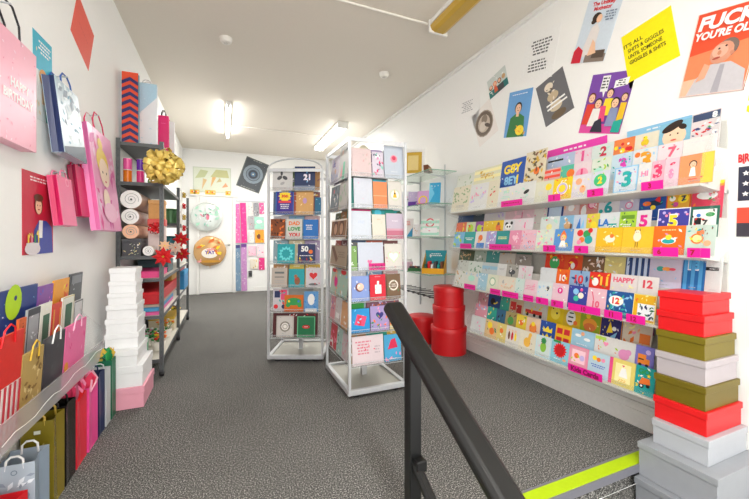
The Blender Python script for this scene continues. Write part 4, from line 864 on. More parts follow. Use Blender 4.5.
# the bell shape above the near spinner is its top knob
# ================================================================== far wall
PB = lambda *a, **k: wall_sheet('B', *a, **k)
PB('wall_map', 'world map poster in pale green and orange above the door', 'map', [(193, 167), (231, 168), (231, 193), (193, 192)], 'e4ead8', 'g c8d0a0 .05 .55 .2 .9 .4 .85 .3 .6;g e0c088 .22 .1 .36 .5 .26 .55;g e8b878 .45 .2 .6 .6 .5 .65;g c8c890 .45 .62 .95 .6 .9 .9 .6 .92;g e8a070 .75 .2 .92 .25 .85 .4;b d0d8c8 .02;g d8c890 .6 .4 .75 .45 .7 .6', X=YB-.001)
PB('star_chart', 'dark grey tilted star chart poster high on far wall', 'poster', [(247, 156), (269, 165), (259, 194), (236, 185)], '4c5258', 'b 6a706c .04;ring 8a98a4 .5 .52 .42 454c56;ring 7a8894 .5 .52 .28 3c4450;d 5a7a9a .5 .52 .1;d e8e8c8 .5 .52 .03;l b8b8b0 .5 .95 .6 1 .03;l b8b8b0 .5 .05 .8 1 .03;p wh 16 .008', X=YB-.001)
# rail of cut-out bunting above the door
t = thing('bunting_rail', 'white picture rail with small yellow cut-outs over the door', 'rail', (0, YB, 0))
m = MB(); a, b = Xy(190, YB), Xy(238, YB); z = Zd(195.5, dep(a, YB)); m.box((a, YB-.06, z), (b, YB-.046, z+.05), SKIRT); m.build('rail_board', T=Matrix.Translation((0, -YB, 0)), parent=t)
for k, px in enumerate((193, 197, 208, 213, 228)):
    x = Xy(px, YB); m = MB(); m.box((x-.05, YB-.064, z+.03), (x+.05, YB-.061, z+.12), 'e8c23c'); art(m, .1, .09, 0, 'd or .4 .5 .2;d wh .7 .6 .12', frame((x, YB-.0645, z+.03), (1, 0, 0), (0, 0, 1), (0, -1, 0))); m.build('cut_out', T=Matrix.Translation((0, -YB, 0)), parent=t)
def balloon(px, py, r, base, dsl, label):
    Y = YB-.10; X = Xy(px, Y); Z = Zd(py, dep(X, Y))
    t = thing('foil_balloon', label, 'foil balloon', (X, Y, Z))
    m = MB(); prof = []
    n = 28
    for s in (-1, 1):
        pr = [(r*math.sin(a), s*.055*math.cos(a)) for a in [PI/2*i/8 for i in range(9)]]
        vs = [(x*math.cos(2*PI*i/n)*(1+.015*math.cos(14*PI*i/n)), z, x*math.sin(2*PI*i/n)*(1+.015*math.cos(14*PI*i/n))) for x, z in pr for i in range(n)]
        m.add(vs, [(k*n+i, k*n+(i+1) % n, (k+1)*n+(i+1) % n, (k+1)*n+i) for k in range(8) for i in range(n)], mat(base, .22, .25, var=.08, scale=5), None, True)
    art(m, r*1.7, r*1.7, 0, dsl, frame((0, -.0585, -r*.85), (1, 0, 0), (0, 0, 1), (0, -1, 0)), step=.0006); m.build('foil_skin', t)
    m = MB(); m.tube([(0, 0, r*.98), (0, .0, r+.04), (0, .07, r+.06)], .004, 'lg', 6); m.lathe([(.012, -r-.03), (.004, -r+.005)], mat(base, .3, .2), 8); m.build('tail', t)
balloon(206.5, 217, .30, 'dce4e0', 'q 8ac0b0 14 .05 lg .1 .1 .9 .9;o e07a94 .55 .5 .06 .13;o 5a3a4a .45 .6 .07 .04 .5;q e06a8a 10 .03 bk .3 .3 .7 .7;q a8d8c0 12 .06', 'pale round foil balloon with pink figure on the door')
balloon(210, 251, .31, 'd4a870', 'o f4eee4 .5 .42 .3 .2;q e07030 14 .07 ye .1 .4 .9 .95;o c8902c .5 .1 .4 .05;q e8a0a0 6 .06;T YAY pu .5 .45 .14', 'golden foil balloon with white centre, lower one on the door')
# hanging gift ribbons / curtains beside the door
def strip(px0, px1, py0, py1, base, dsl, label, name='wrap_strip', cat='gift wrap', dy=.03, group=None):
    return wall_sheet('B', name, label, cat, [(px0, py0), (px1, py0-.2), (px1, py1-.4), (px0, py1)], base, dsl, X=YB-dy, group=group, t=.006)
strip(234.5, 240, 204, 243, 'f070b0', 'q wh 30 .09 mg', 'left hot pink hanging pack of ribbons, upper row', dy=.03, group='hanging ribbon packs by the door')
strip(240.7, 246.5, 203, 243, 'e83490', 'q f8a0cc 30 .09 mg', 'right hot pink hanging pack of ribbons, upper row', dy=.03, group='hanging ribbon packs by the door')
strip(235.5, 240.5, 245, 291, '7a98b4', 'q wh 36 .08 5a7090;r 3a3a7a 0 .93 1 1', 'blue-grey hanging pack of ribbons, lower row', dy=.03, group='hanging ribbon packs by the door')
strip(241.2, 246.8, 244, 291, 'c890c8', 'q wh 36 .08 9a60a8;r 6a3a8a 0 .93 1 1', 'lilac hanging pack of ribbons, lower row', dy=.03, group='hanging ribbon packs by the door')
k = 0
for (a, b, c, d, base, dsl, lab) in [(248.5, 253, 203, 214, 'e8e4e0', 'q bk 6 .1 pk', 'white hanging badge pack with dark specks'), (253.8, 258.5, 203, 216, '9a9aa0', 'q bk 6 .12 wh', 'grey hanging badge pack'),
  (259.3, 264, 203, 214, 'e8609c', 'q wh 6 .12', 'pink hanging pack in top row of the badge display'), (248.5, 253.5, 216, 229, 'b8b4b8', 'q rd 5 .1 bk', 'silver hanging pack with red marks'), (254.5, 264, 217, 229, 'a8e0cc', 'o wh .5 .6 .3 .2;q pk 5 .06', 'mint hanging pack beside the spinner'),
  (249, 254, 231, 243, 'f0eae4', 'q pk 5 .1 gy', 'small white hanging pack with rosy specks'), (255, 264, 230, 243, 'e8a030', 'o br .4 .5 .2 .3;q ye 6 .08 rd', 'amber hanging pack with brown bear'),
  (248.5, 256, 246, 256, 'f0c8d8', 'q e83a8a 6 .08 wh', 'pale pink hanging pack below the amber one'), (257, 264, 245, 257, 'f4dce4', 'q e0407c 6 .08 sk', 'blush hanging pack with magenta specks'), (250, 258.5, 259, 269, 'e8e0d0', 'q gd 5 .08', 'cream hanging pack in the lowest pink row'), (259, 264.5, 258, 270, 'e83a88', 'q wh 5 .1', 'magenta hanging pack low beside spinner'), (248.5, 252, 271, 277, '3a3a3c', 'q wh 3 .12', 'small dark hanging pack lowest on the wall')]:
    strip(a, b, c, d, base, dsl, lab, name='hanging_pack', cat='gift pack', dy=.02+.004*(k % 2), group='badge packs hanging beside the door'); k += 1
# hooks carry the packs
m = MB()
x0, x1 = Xy(233, YB), Xy(265, YB); z = Zd(201.5, dep(x0, YB)); m.box((x0, YB-.012, z), (x1, YB-.0005, z+.03), CH); m.build('hook_rail', T=(0, 0, 0), label='thin metal hook rail along the top row of packs by the door', cat='hook rail')
m = MB(); z2 = Zd(243.8, dep(x0, YB)); m.box((x0, YB-.012, z2-.004), (x1, YB-.0005, z2+.02), CH)
m.build('hook_rail', T=(0, 0, 0), label='thin metal hook rail halfway down the packs by the door', cat='hook rail')

backing(TA, 'near', AW, 'far spinner', GA, skip=(5, 6))
backing(TB, 'near', BW, 'near spinner front', GB, skip=(), seed=4)
backing(TB, 'left', BD, 'near spinner aisle side', GB, seed=7)
# ================================================================== gift bags
def bag(name, label, T, w, h, d, col, dsl='', handle='bk', inner=None, group=None, side=None, hook=False, handle_h=.07, tissue=None, rough=.35, cat='gift bag'):
    """bag frame: x across the front, y up, z toward the viewer; origin bottom centre of the back"""
    t = thing(name, label, cat, T, group)
    c = mat(col, rough=rough, var=.04, scale=20); sc_ = mat(side or col, rough=rough, var=.05, scale=20)
    m = MB(); e = .002
    m.box((-w/2, 0, d-e), (w/2, h, d), c); m.box((-w/2, 0, 0), (w/2, h, e), c); m.box((-w/2+e, 0, e), (w/2-e, e, d-e), c)
    for s in (-1, 1):                                            # gusset with inward crease
        x = s*w/2; i = x-s*min(.012, d*.25)
        m.add([(x, 0, e), (i+s*.006, 0, d/2), (x, 0, d-e), (x, h, e), (i, h, d/2), (x, h, d-e)], [(0, 1, 4, 3), (1, 2, 5, 4)], sc_)
    art(m, w, h, d+.0003, dsl)
    m.build('bag_body', t)
    if handle:
        for zz in (d-.0035, .0035) if not hook else (d-.0035, ):
            m = MB(); m.tube([(-w*.22, h-.02, zz), (-w*.2, h+handle_h*.5, zz), (-w*.09, h+handle_h*.95, zz), (w*.09, h+handle_h*.95, zz), (w*.2, h+handle_h*.5, zz), (w*.22, h-.02, zz)], .004, handle, 6)
            m.build('handle', t)
    if tissue:
        rnd = random.Random(label)
        m = MB()
        for c2 in tissue:
            for k in range(14):
                x = rnd.uniform(-.4, .4)*w; z = rnd.uniform(.2, .8)*d; hh = rnd.uniform(.03, .08); a = rnd.uniform(0, PI); q = .036
                m.add([(x, h-.05, z), (x+q*math.cos(a), h+hh*.4, z+q*.6*math.sin(a)), (x+.01, h+hh, z), (x-q*math.cos(a), h+hh*.5, z-q*.6*math.sin(a))], [(0, 1, 2, 3)], c2)
        m.build('tissue_paper', t)
    return t
def Lf(Y, X, Z, lean=0, roll=0):                              # on the left wall, facing +X
    return frame((X, Y, Z), (0, 1, 0), (-math.sin(lean), 0, math.cos(lean)), (math.cos(lean), 0, math.sin(lean))) @ Matrix.Rotation(roll, 4, 'Z')
def wallbag(p0, p1, yt, yb, d, col, label, dsl='', w=None, lean=.11, **k):
    X = XL+.006+d+.04*(lean > 0); y1 = Yx(p1, X); y0 = Yx(p0, X) if w is None else y1-w; D = Dx(p1, X)
    zt, zb = Zd(yt, D), Zd(yb, D)
    t = bag('gift_bag', label, Lf((y0+y1)/2, XL+(.006 if lean else .0005)+(zt-zb)*math.sin(lean), zb, lean), y1-y0, zt-zb, d, col, dsl, hook=False, **k)
    m = MB(); hh = k.get('handle_h', .07); m.tube([(0, zt-zb+hh*.95-.008, -.0055 if lean else 0), (0, zt-zb+hh*.95-.008, d+.01)], .0035, CH, 6); m.build('hook', t)
    return t
GW = 'gift bags hanging on the left wall'
wallbag(0, 38, 57, 153, .05, 'f4b0c4', 'large pink glitter HAPPY BIRTHDAY gift bag at top left', 'q fcd8e4 60 .012 e88aa8 .02 .02 .98 .98;T HAPPY ffffff .70 .56 .085 .34;T BIRTHDAY ffffff .68 .43 .085 .56', w=.44, lean=0, handle='2a2a30', handle_h=.11, group=GW, side='f8c4d4')
wallbag(65, 87, 99, 165, .05, 'b8ccd8', 'silver holographic gift bag with blue ribbon and navy side', 'q e8f4f8 26 .05 7aa8c0 .02 .02 .98 .98;q 8a9aac 14 .08 dce8ee;g 5a6a7a 0 0 1 0 1 .25 .0 .08', side='22305e', handle='2c5cae', handle_h=.06, group=GW)
wallbag(67, 80.5, 181, 227, .04, 'f0709c', 'small coral pink gift bag lowest on the left wall', 'ring f8a8c0 .65 .9 .12 f0709c', side='c8205c', handle='f08cac', handle_h=.035, group=GW)
wallbag(84, 93, 170, 218, .035, 'd8185c', 'deep crimson pink gift bag tucked behind the doll bag', '', side='a80c44', handle='d8185c', handle_h=.03, group=GW)
wallbag(95, 117, 142, 232, .05, 'f0a0cc', 'pink gift bag printed with fair-haired toddler on the left wall', 'q f8d0e8 16 .08 e060b0;q e84aa0 12 .06 f8b8dc;o f0d060 .44 .68 .25 .2;o f0d060 .42 .86 .1 .09;o fbe0cc .46 .58 .21 .2;d hr .38 .58 .02;d hr .54 .58 .02;o e0707c .46 .49 .04 .015;o fbe0cc .4 .3 .14 .16;o f8c0dc .5 .18 .3 .14', side='e878b4', handle='d8185c', handle_h=.12, group=GW)
PL = lambda *a, **k: wall_sheet('L', *a, **k)
PL('poster', 'plain coral red diamond-turned sheet high on left wall', 'poster', [(78, -8), (94, 37), (88.5, 69), (70, 31)], 'ea5a48', 'l d84a3c .5 .5 .6 1 .04')
PL('poster', 'turquoise poster with white print and long-haired figure, left wall', 'poster', [(27, 23), (54, 49), (50, 128), (38, 116)], 'f0f4f2', 'r 28b0cc 0 .58 1 1;l wh .6 .86 .7 4 .04;o e0a050 .5 .52 .2 .2;o sn .52 .5 .12 .12;g 28a898 .6 0 .9 0 .8 .42 .5 .42;g f0c8a0 .4 .2 .6 .2 .6 .42 .42 .42;q e8d8b0 8 .05')
PL('poster', 'crimson poster of man in blue suit behind candle-lit cake', 'poster', [(22, 168), (52.5, 179), (53, 252), (22, 256)], 'c81c3c', 'l f4e0e0 .5 .92 .8 2 .035;g 3a4aa8 .3 0 .98 0 .94 .34 .74 .42 .5 .42 .34 .3;g wh .46 .2 .6 .2 .62 .42 .5 .42;face sn 5a3418 .48 .6 .12;o 5a3418 .48 .7 .15 .06;o e8e0e4 .28 .07 .24 .1;r e0d8dc .08 .02 .48 .14;r ye .12 .14 .16 .24;r pk .22 .14 .26 .24;r gn .32 .14 .36 .24;r ye .42 .14 .46 .24;q f8e060 6 .03 - .1 .2 .5 .28')
# ================================================================== tiered gift-bag holder on the left wall
HY0, HY1 = 1.30, 2.33
t = thing('bag_holder', 'clear acrylic wall holder full of flat gift bags, lower left', 'display rack', (XL, (HY0+HY1)/2, .48)); L = (HY1-HY0)/2
S3 = Matrix(((1,0,0,0),(0,0,1,0),(0,1,0,0),(0,0,0,1)))
m = MB(); m.box((.0, -L, 0), (.006, L, .42), ACR); m.build('back_sheet', t)
m = MB(); m.prism([(.006, 0), (.17, 0), (.175, .004), (.199, .12), (.195, .12), (.17, .006), (.006, .006)], -L, L, FROST, S3); m.fix = True; m.build('front_trough', t)
m = MB(); m.prism([(.006, .12), (.10, .12), (.115, .22), (.112, .22), (.098, .124), (.006, .124)], -L, L, ACR, S3); m.fix = True; m.build('upper_trough', t)
for s in (-1, 1):
    m = MB(); m.prism([(.0, 0), (.17, 0), (.21, .17), (.12, .26), (.006, .42), (0, .42)], s*(L+.001), s*(L+.004), ACR, S3); m.fix = True; m.build('end_panel', t)
GH = 'flat gift bags in the clear wall holder'
def flat(p0, p1, x, zb, yt, col, dsl, label, handle=None, pm=None):
    """thin folded bag standing in a trough"""
    X = XL+x+.02; y0, y1 = Yx(p0, X), Yx(p1, X); D = Dx((p0+p1)/2, X); zt = Zd(yt, D)
    tt = thing('flat_gift_bag', label, 'gift bag', Lf((y0+y1)/2, XL+x, zb, -.06), GH)
    m = MB(); w, h = y1-y0-.004, zt-zb; m.box((-w/2, 0, -.005), (w/2, h, .003), mat(col, rough=.4)); art(m, w, h, .0034, dsl); m.build('bag_body', tt)
    if handle:
        m = MB(); m.tube([(-w*.2, h-.03, .006), (-w*.15, h+.02, .008), (0, h+.035, .008), (w*.15, h+.02, .008), (w*.2, h-.03, .006)], .003, handle, 6); m.build('handle', tt)
Z0 = .48
# back row
flat(-12, 37, .045, Z0+.125, 289, '1c3c84', 'q wh 30 .012 sk;o b8e020 .45 .86 .17 .2;d 1c3c84 .48 .9 .03;T JUST sk .9 .62 .1 .5 0 -80;T FOR or .78 .5 .1 .4 0 -80;T you wh .64 .5 .12 .4 0 -80', 'navy spotted JUST FOR YOU bag with lime circle, back row')
flat(37.5, 53, .045, Z0+.125, 285, '8a50a8', 'q e07ac8 14 .05 wh;q 5a70d0 8 .06', 'purple patterned flat gift bag, back row')
flat(53.5, 69, .045, Z0+.125, 279, 'f0a424', 'q f8e048 8 .1 e86a1c;q e84a6c 4 .06', 'orange and yellow flat gift bag, back row')
flat(69.5, 82, .045, Z0+.125, 273, '4a4e54', 'q a8acb0 8 .06;r 8a8e94 .1 .85 .9 .97', 'charcoal flat gift bag, far end of back row')
# middle row
flat(20, 28, .078, Z0+.125, 318, 'd8642c', 'q 8a3a1c 5 .1', 'narrow rust orange flat bag, middle row')
flat(28.5, 41, .078, Z0+.125, 308, 'a8acb0', 'b 5a5e64 .08;q e0e4e8 8 .08;r 4a4e54 0 .9 1 1', 'silver grey flat bag with dark border, middle row')
flat(41.5, 53, .078, Z0+.125, 303, 'f0f0e4', 'r 3c6a50 .22 .08 .8 .82;h wh .5 .9 .08', 'white bag with green panel, middle row by the silver one')
flat(53.5, 63, .078, Z0+.125, 303, 'd83c28', 'r e8a040 .1 .1 .25 .9;r e8a040 .75 .1 .9 .9', 'red and gold flat bag, middle row')
flat(63.5, 75, .078, Z0+.125, 296, 'eef0e4', 'r 3c6a50 .25 .08 .82 .86;b d8c890 .03', 'white bag with green panel, middle row right of the red one')
flat(75.5, 84, .078, Z0+.125, 300, 'd4d4d8', 'b 6a6c70 .06;q wh 6 .1', 'pale grey flat bag at far end of middle row')
# front row
flat(-14, 23, .15, Z0+.008, 336, 'd82820', 'r f4ece8 0 0 1 .54;r c8283c .06 0 .13 .54;r c8283c .2 0 .27 .54;r c8283c .34 0 .41 .54;r c8283c .48 0 .55 .54;r c8283c .62 0 .69 .54;r c8283c .76 0 .83 .54;r c8283c .9 0 .97 .54', 'red bag with red and white striped lower half, front row', 'rd')
flat(23.5, 45, .15, Z0+.008, 350, 'b89a58', 'q 8a6a30 26 .06 e0cc94;q 6a4a20 10 .05', 'gold bag with brown swirls, front row of the holder', 'gd')
flat(45.5, 66, .15, Z0+.008, 334, '3a3a40', 'o dg .5 .5 .2 .2;q 5a5a62 6 .05', 'charcoal black bag, front row of the holder', 'wh')
flat(66.5, 87, .15, Z0+.008, 322, 'f070a8', 'q f8a8cc 10 .05 e84a90;d f0a030 .1 .35 .09', 'bright pink bag, front row far end of the holder', 'f8c0d8')
m = MB(); X = XL+.215
pts = []
for k in range(15):
    y = HY0+.1+k*.066; zz = .525+.010*math.sin(k*1.7)+(k/14)*.045; pts.append((XL+.180+.235*(zz-.484), y, zz))
m.tube(pts, .001, 'wh', 6); m.build('fairy_light_wire', T=(0, 0, 0), label='thin white wire trailing across the clear holder front', cat='wire')
# ================================================================== bags on the floor, left
GF = 'bottle bags standing on the floor'
def floorbag(x0, x1, y0, y1, h, col, label, **k):
    return bag('bottle_gift_bag', label, frame(((x0+x1)/2, y1, .001), (1, 0, 0), (0, 0, 1), (0, -1, 0)), x1-x0, h, y1-y0, col, group=GF, **k)
floorbag(-.785, -.67, 1.60, 1.70, .22, 'd02028', 'red gift bag at bottom left corner of the view', dsl='q wh 8 .08', handle=None)
floorbag(-.785, -.665, 1.74, 1.86, .30, 'a8b4c0', 'silver blue bottle bag nearest the viewer on the floor', handle='f0f0f0', side='8c9cac', dsl='q dfe6ec 24 .08 8a94a4;ring 6a7888 .5 .9 .08 a8b4c0', handle_h=.03)
floorbag(-.785, -.675, 1.93, 2.04, .37, '7a6c1c', 'glossy olive gold bottle bag behind the silver blue one', handle='c8a83c', side='847420', rough=.22, handle_h=.03, dsl='q 9a8c34 6 .1;r d8d8c8 .4 .86 .6 .9')
floorbag(-.785, -.675, 2.06, 2.17, .37, '1c1a18', 'black bottle bag between the olive and red ones', handle='181818', side='2a2420', rough=.2, handle_h=.03)
floorbag(-.785, -.675, 2.19, 2.32, .345, 'e0283c', 'red bottle bag with curly red tissue on top', handle=None, side='e02c40', tissue=['rd', 'e83a6c', 'pk'])
floorbag(-.785, -.670, 2.34, 2.48, .345, 'f04c98', 'hot pink bottle bag with pink tissue on top', handle=None, side='f04c98', tissue=['pk', 'e8305c', 'f8c0d0'])
floorbag(-.785, -.668, 2.50, 2.60, .36, '202c50', 'navy blue bottle bag beside the hot pink one', handle='202c50', side='22305a', handle_h=.03)
floorbag(-.785, -.664, 2.62, 2.70, .345, 'c4c8ca', 'pale grey bottle bag between the navy and green ones', handle='lg', side='c4c8ca', handle_h=.02)
floorbag(-.785, -.660, 2.715, 2.80, .375, '1c6c4c', 'dark green bottle bag with green and gold tissue', handle='14503a', side='1c6c4c', tissue=['1c8c6c', 'gn', 'gd'], handle_h=.02)
# ================================================================== white boxes and pink box
GWB = 'white boxes stacked by the left wall'
BY0 = 2.83
gift_box(XL+.006, BY0, -.505, BY0+.37, 0, .143, 'f0a8ba', 'pale pink gift box at the bottom of the white stack', GWB, lidh=.045, rough=.5)
for (xr, xl, L_, z0, z1, lab, lh) in [(-.515, XL+.006, .36, .143, .286, 'wide white box directly on the pink one', .05), (-.545, XL+.006, .34, .286, .395, 'wide white box under the narrow white ones', .04),
    (-.550, -.748, .255, .395, .50, 'narrow white box, lowest of the narrow column', .035), (-.553, -.743, .245, .50, .60, 'white box second from the bottom of the narrow column', .035), (-.557, -.738, .235, .60, .695, 'white box third from the bottom of the narrow column', .035), (-.560, -.730, .22, .695, .775, 'white box fourth from the bottom of the narrow column', .03),
    (-.563, -.725, .21, .775, .855, 'white box just below the top of the column', .03), (-.566, -.72, .20, .855, .945, 'smallest white box at the very top of the column', .035)]:
    gift_box(xl, BY0+.008+(.05 if L_ < .3 else 0), xr, BY0+.008+L_+(.05 if L_ < .3 else 0), z0, z1, 'f4f5f6', lab, GWB, lidh=lh, rough=.5)
# ================================================================== grey metal shelving on the left
t = thing('metal_shelving', 'grey metal shelving bays along the left wall holding gift wrap', 'shelving', (XL, 3.40, 0))
GM = mat('5c6062', rough=.45, metal=.3, var=.08, scale=20, key='grey_painted_steel')
UX0, UX1 = .017, .315; UY = (0, 1.13, 2.22); TOP = 1.95
for iy, y in enumerate(UY):
    for x in (UX0, UX1):
        m = MB(); zt = TOP if iy < 1 else 1.72
        m.box((x-.015, y-.015, .06), (x+.015, y-.012, zt), GM); m.box((x-.015 if x < .1 else x+.012, y-.012, .06), (x-.012 if x < .1 else x+.015, y+.015, zt), GM)
        for k in range(int((zt-.12)/.05)): m.box((x-.004, y-.0155, .1+k*.05), (x+.004, y-.0151, .12+k*.05), 'dg')
        UP = m.build('upright', t)
        m = MB(); m.lathe([(.018, -.018), (.022, -.01), (.022, .01), (.018, .018)], 'bk', 12, Matrix.Translation((x, y+.01, .0235)) @ Matrix.Rotation(PI/2, 4, 'Y')); m.box((x-.014, y-.004, .02), (x+.014, y+.024, .06), 'dg'); m.build('castor', UP)
SHZ = (1.925, 1.606, 1.006, .82, .51, .15)
for k, z in enumerate(SHZ):
    m = MB(); y1 = UY[1] if k in (0, 1, 2) else UY[2]
    m.box((UX0-.008, -.008, z-.028), (UX1+.008, y1, z-.001), GM); m.box((UX0-.004, -.004, z-.001), (UX1+.004, y1-.004, z), mat('dcd8cc', .5) if k > 2 else GM)
    m.build('shelf_board', t)
m = MB(); m.box((UX0-.008, UY[1]+.002, 1.30), (UX1+.008, UY[2], 1.32), GM); m.build('shelf_board', t)
m = MB(); m.box((UX0-.008, UY[1]+.002, .98), (UX1+.008, UY[2], 1.0), GM); m.build('shelf_board', t)
SX, SY = XL, 3.40
def Fr(x, y, z, a=0, lean=0): return Matrix.Translation((SX+x, SY+y, z)) @ Matrix.Rotation(a, 4, 'Z') @ Matrix.Rotation(-lean, 4, 'X') @ frame((0, 0, 0), (1, 0, 0), (0, 0, 1), (0, -1, 0))
GT = 'gift bags standing on top of the metal shelving'
bag('gift_bag', 'tall orange and navy chevron gift bag on the shelving top', Fr(.075, .14, 1.927), .115, .60, .05, 'e8502c', ';'.join(f'g 2a2c6c 0 {.02+i*.1:.3f} .5 {.08+i*.1:.3f} 1 {.02+i*.1:.3f} 1 {.07+i*.1:.3f} .5 {.13+i*.1:.3f} 0 {.07+i*.1:.3f}' for i in range(9)), handle=None, side='38a0b8', group=GT, tissue=None)
bag('gift_bag', 'white and pale blue gift bag behind the chevron one', Fr(.17, .28, 1.927), .15, .58, .05, 'f0f4f8', 'g b8dcf0 0 .5 1 .8 1 1 0 1;q d0e8f4 8 .06', handle='lg', handle_h=.03, group=GT)
bag('gift_bag', 'magenta bottle bag with black handle on the shelving top', Fr(.275, .42, 1.927), .085, .36, .04, 'e0106c', 'l f060a0 .5 .8 .6 1 .03', handle='bk', handle_h=.05, group=GT)
bag('gift_bag', 'white gift bag with pink ribbon handle farther along the top', Fr(.24, .80, 1.927), .16, .42, .05, 'f4f2f4', 'q f0d8e4 6 .06', handle='e0206c', handle_h=.05, group=GT)
def spool(x, y, z, c, label, c2='e8e0d8', r=.026, h=.075):
    t = thing('ribbon_spool', label, 'ribbon spool', (SX+x, SY+y, z+.001), 'ribbon spools on the upper shelf')
    m = MB(); m.lathe([(r, .003), (r, h-.003)], mat(c, .25, var=.1, scale=90), 18); m.build('ribbon', t)
    m = MB(); m.lathe([(r+.003, 0), (r+.003, .0028)], c2, 18); m.lathe([(r+.003, h-.0028), (r+.003, h)], c2, 18); m.build('flange', t)
Zs = 1.606
spool(.065, .06, Zs, 'f08020', 'orange ribbon spool at bottom left of the spools', h=.10, r=.031)
spool(.065, .06, Zs+.101, 'f860a8', 'pink ribbon spool stacked on the orange one', h=.095, r=.031)
spool(.155, .06, Zs, 'f04090', 'hot pink ribbon spool under the violet one', h=.10, r=.028)
spool(.155, .06, Zs+.101, '6a2cb0', 'violet ribbon spool stacked on hot pink one', h=.095, r=.028)
spool(.215, .10, Zs, '7ab83c', 'small green ribbon spool on the upper shelf', h=.055, r=.016)
spool(.255, .18, Zs, 'f0a0b8', 'pale pink ribbon spool behind the gold bow', h=.10, r=.022)
spool(.255, .18, Zs+.101, 'e0144c', 'crimson ribbon spool on top of the pale pink one', h=.07, r=.022)
def bow(X, Y, Z, r, c, label, loops=26, group=None, tail=True, name='gift_bow', c2=None):
    t = thing(name, label, 'bow', (X, Y, Z), group); cm = mat(c, rough=.25, metal=.2 if c in ('gd', 'f0d470') else .05, var=.1, scale=30)
    rnd = random.Random(label); m = MB()
    for k in range(loops):
        th = math.acos(1-2*(k+.5)/loops); ph = k*2.39996
        d = Vector((math.sin(th)*math.cos(ph), math.sin(th)*math.sin(ph), math.cos(th)))
        s = d.orthogonal().normalized(); s = Matrix.Rotation(rnd.uniform(0, 3), 3, d) @ s; n = d.cross(s)
        q = r*rnd.uniform(.8, 1.05); pts = []
        for i in range(9):
            a = -PI+2*PI*i/8; pts.append(d*(q*(.55+.45*math.cos(a)))+n*(q*.22*math.sin(a)))
        m.ribbon(pts, s, r*.26, cm)
    m.build('ribbon_loops', t)
    m = MB(); m.lathe([(.0001, -r*.2), (r*.2, 0), (.0001, r*.2)], cm, 10); m.build('knot', t)
    return t
bow(SX+.355, SY-.15, 1.72, .155, 'f0d470', 'huge shiny gold bow fixed to the front of the shelving', 80)
# rolls of wrap lying end-on
def roll(x, z, r, L, c, endc, label, y=-.03):
    t = thing('wrapping_paper_roll', label, 'wrapping paper roll', Matrix.Translation((SX+x, SY+y, z)) @ Matrix.Rotation(-PI/2, 4, 'X'), 'wrapping paper rolls on the shelf')
    m = MB(); m.lathe([(r, 0), (r, L)], mat(c, .45, var=.3, scale=12), 26); m.build('paper_roll', t)
    m = MB(); pts = []
    for i in range(44):
        a = i*.3; q = r*.1+r*.62*(i/44); pts.append((q*math.cos(a), q*math.sin(a), -.0015))
    m.tube(pts, .0020 if r > .04 else .0015, 'gy', 4); m.poly(ell(0, 0, r*.99, r*.99, 24), -.0006, endc); m.poly(ell(0, 0, r*.1, r*.1, 10), -.0012, 'bk'); m.build('rolled_end', t)
roll(.103, 1.146+.058, .057, .7, 'f0b090', 'f4c0a0', 'peach-ended wrapping roll at the bottom of the pile', y=-.02)
roll(.10, 1.146+.116+.0625, .061, .7, 'c8b0a8', 'f6f4f2', 'white-ended wrapping roll below the largest one', y=-.025)
roll(.107, 1.146+.116+.124+.076, .074, .7, 'b89888', 'f8f6f4', 'largest white-ended wrapping roll, top of the pile', y=-.03)
roll(.225, 1.006+.041, .040, .14, 'e8d8cc', 'f4f2f0', 'slim white wrapping roll by the red flower')
t = thing('kraft_gift_box', 'orange-brown patterned gift box on the roll shelf', 'gift box', (SX+.255, SY+.2, 1.007+.31))
m = MB(); m.rbox((-.06, -.05, 0), (.06, .05, .13), .003, mat('e0a45c', .5, var=.1, scale=40)); m.build('box_body', t)
m = MB(); m.rbox((-.064, -.054, .1303), (.064, .054, .165), .003, mat('e8b06c', .5)); m.build('lid', t)
t = thing('clear_gift_box', 'pale boxed gift beneath the orange-brown box', 'gift box', (SX+.255, SY+.2, 1.007))
m = MB(); m.rbox((-.062, -.055, 0), (.062, .055, .25), .003, 'f0dcd8'); m.build('box_body', t)
m = MB(); m.rbox((-.066, -.058, .2503), (.066, .058, .3095), .003, 'f0605c'); m.build('lid', t)
bow(SX+.262, SY+.07, 1.235, .06, 'e83038', 'red bow in front of the pale boxed gift', 20)
def flower(X, Y, Z, r, c, cc, label, group='poinsettia decorations on the shelving front', name='poinsettia'):
    t = thing(name, label, 'artificial flower', (X, Y, Z), group); m = MB()
    for ring, (q, n, tilt) in enumerate(((1, 8, .15), (.75, 7, .45), (.45, 5, .8))):
        for k in range(n):
            a = 2*PI*k/n+ring*.4; dx = Vector((math.cos(a), 0, math.sin(a))); f = Vector((0, -math.sin(tilt), 0)); dd = dx*math.cos(tilt)+f; s = dx.cross(Vector((0, 1, 0)))
            L_ = r*q; p = [Vector((0, -.004*ring, 0)), dd*L_*.45+s*L_*.26, dd*L_, dd*L_*.45-s*L_*.26]
            mid = dd*L_*.5+Vector((0, -.12*L_, 0))
            m.add([p[0], p[1], p[2], p[3], mid], [(0, 1, 4), (1, 2, 4), (2, 3, 4), (3, 0, 4)], mat(c, .6, var=.12))
    m.tube([(0, .0, 0), (-.02, .05, -.01)], .003, 'gn', 5)
    m.build('petals', t)
    m = MB(); m.lathe([(.0001, -r*.12), (r*.14, 0), (.0001, r*.12)], cc, 8, Matrix.Translation((0, -r*.25, 0))); m.build('flower_centre', t)
flower(SX+.335, SY-.05, 1.00, .085, 'd81820', 'gd', 'large red poinsettia hanging at the nearest shelving post')
flower(SX+.345, SY-.05, 1.09, .05, 'f4c8a0', 'ye', 'apricot poinsettia just above the large red one')
flower(SX+.355, SY+.55, 1.06, .07, 'f4d8c8', 'or', 'pale peach poinsettia between the two shelving posts')
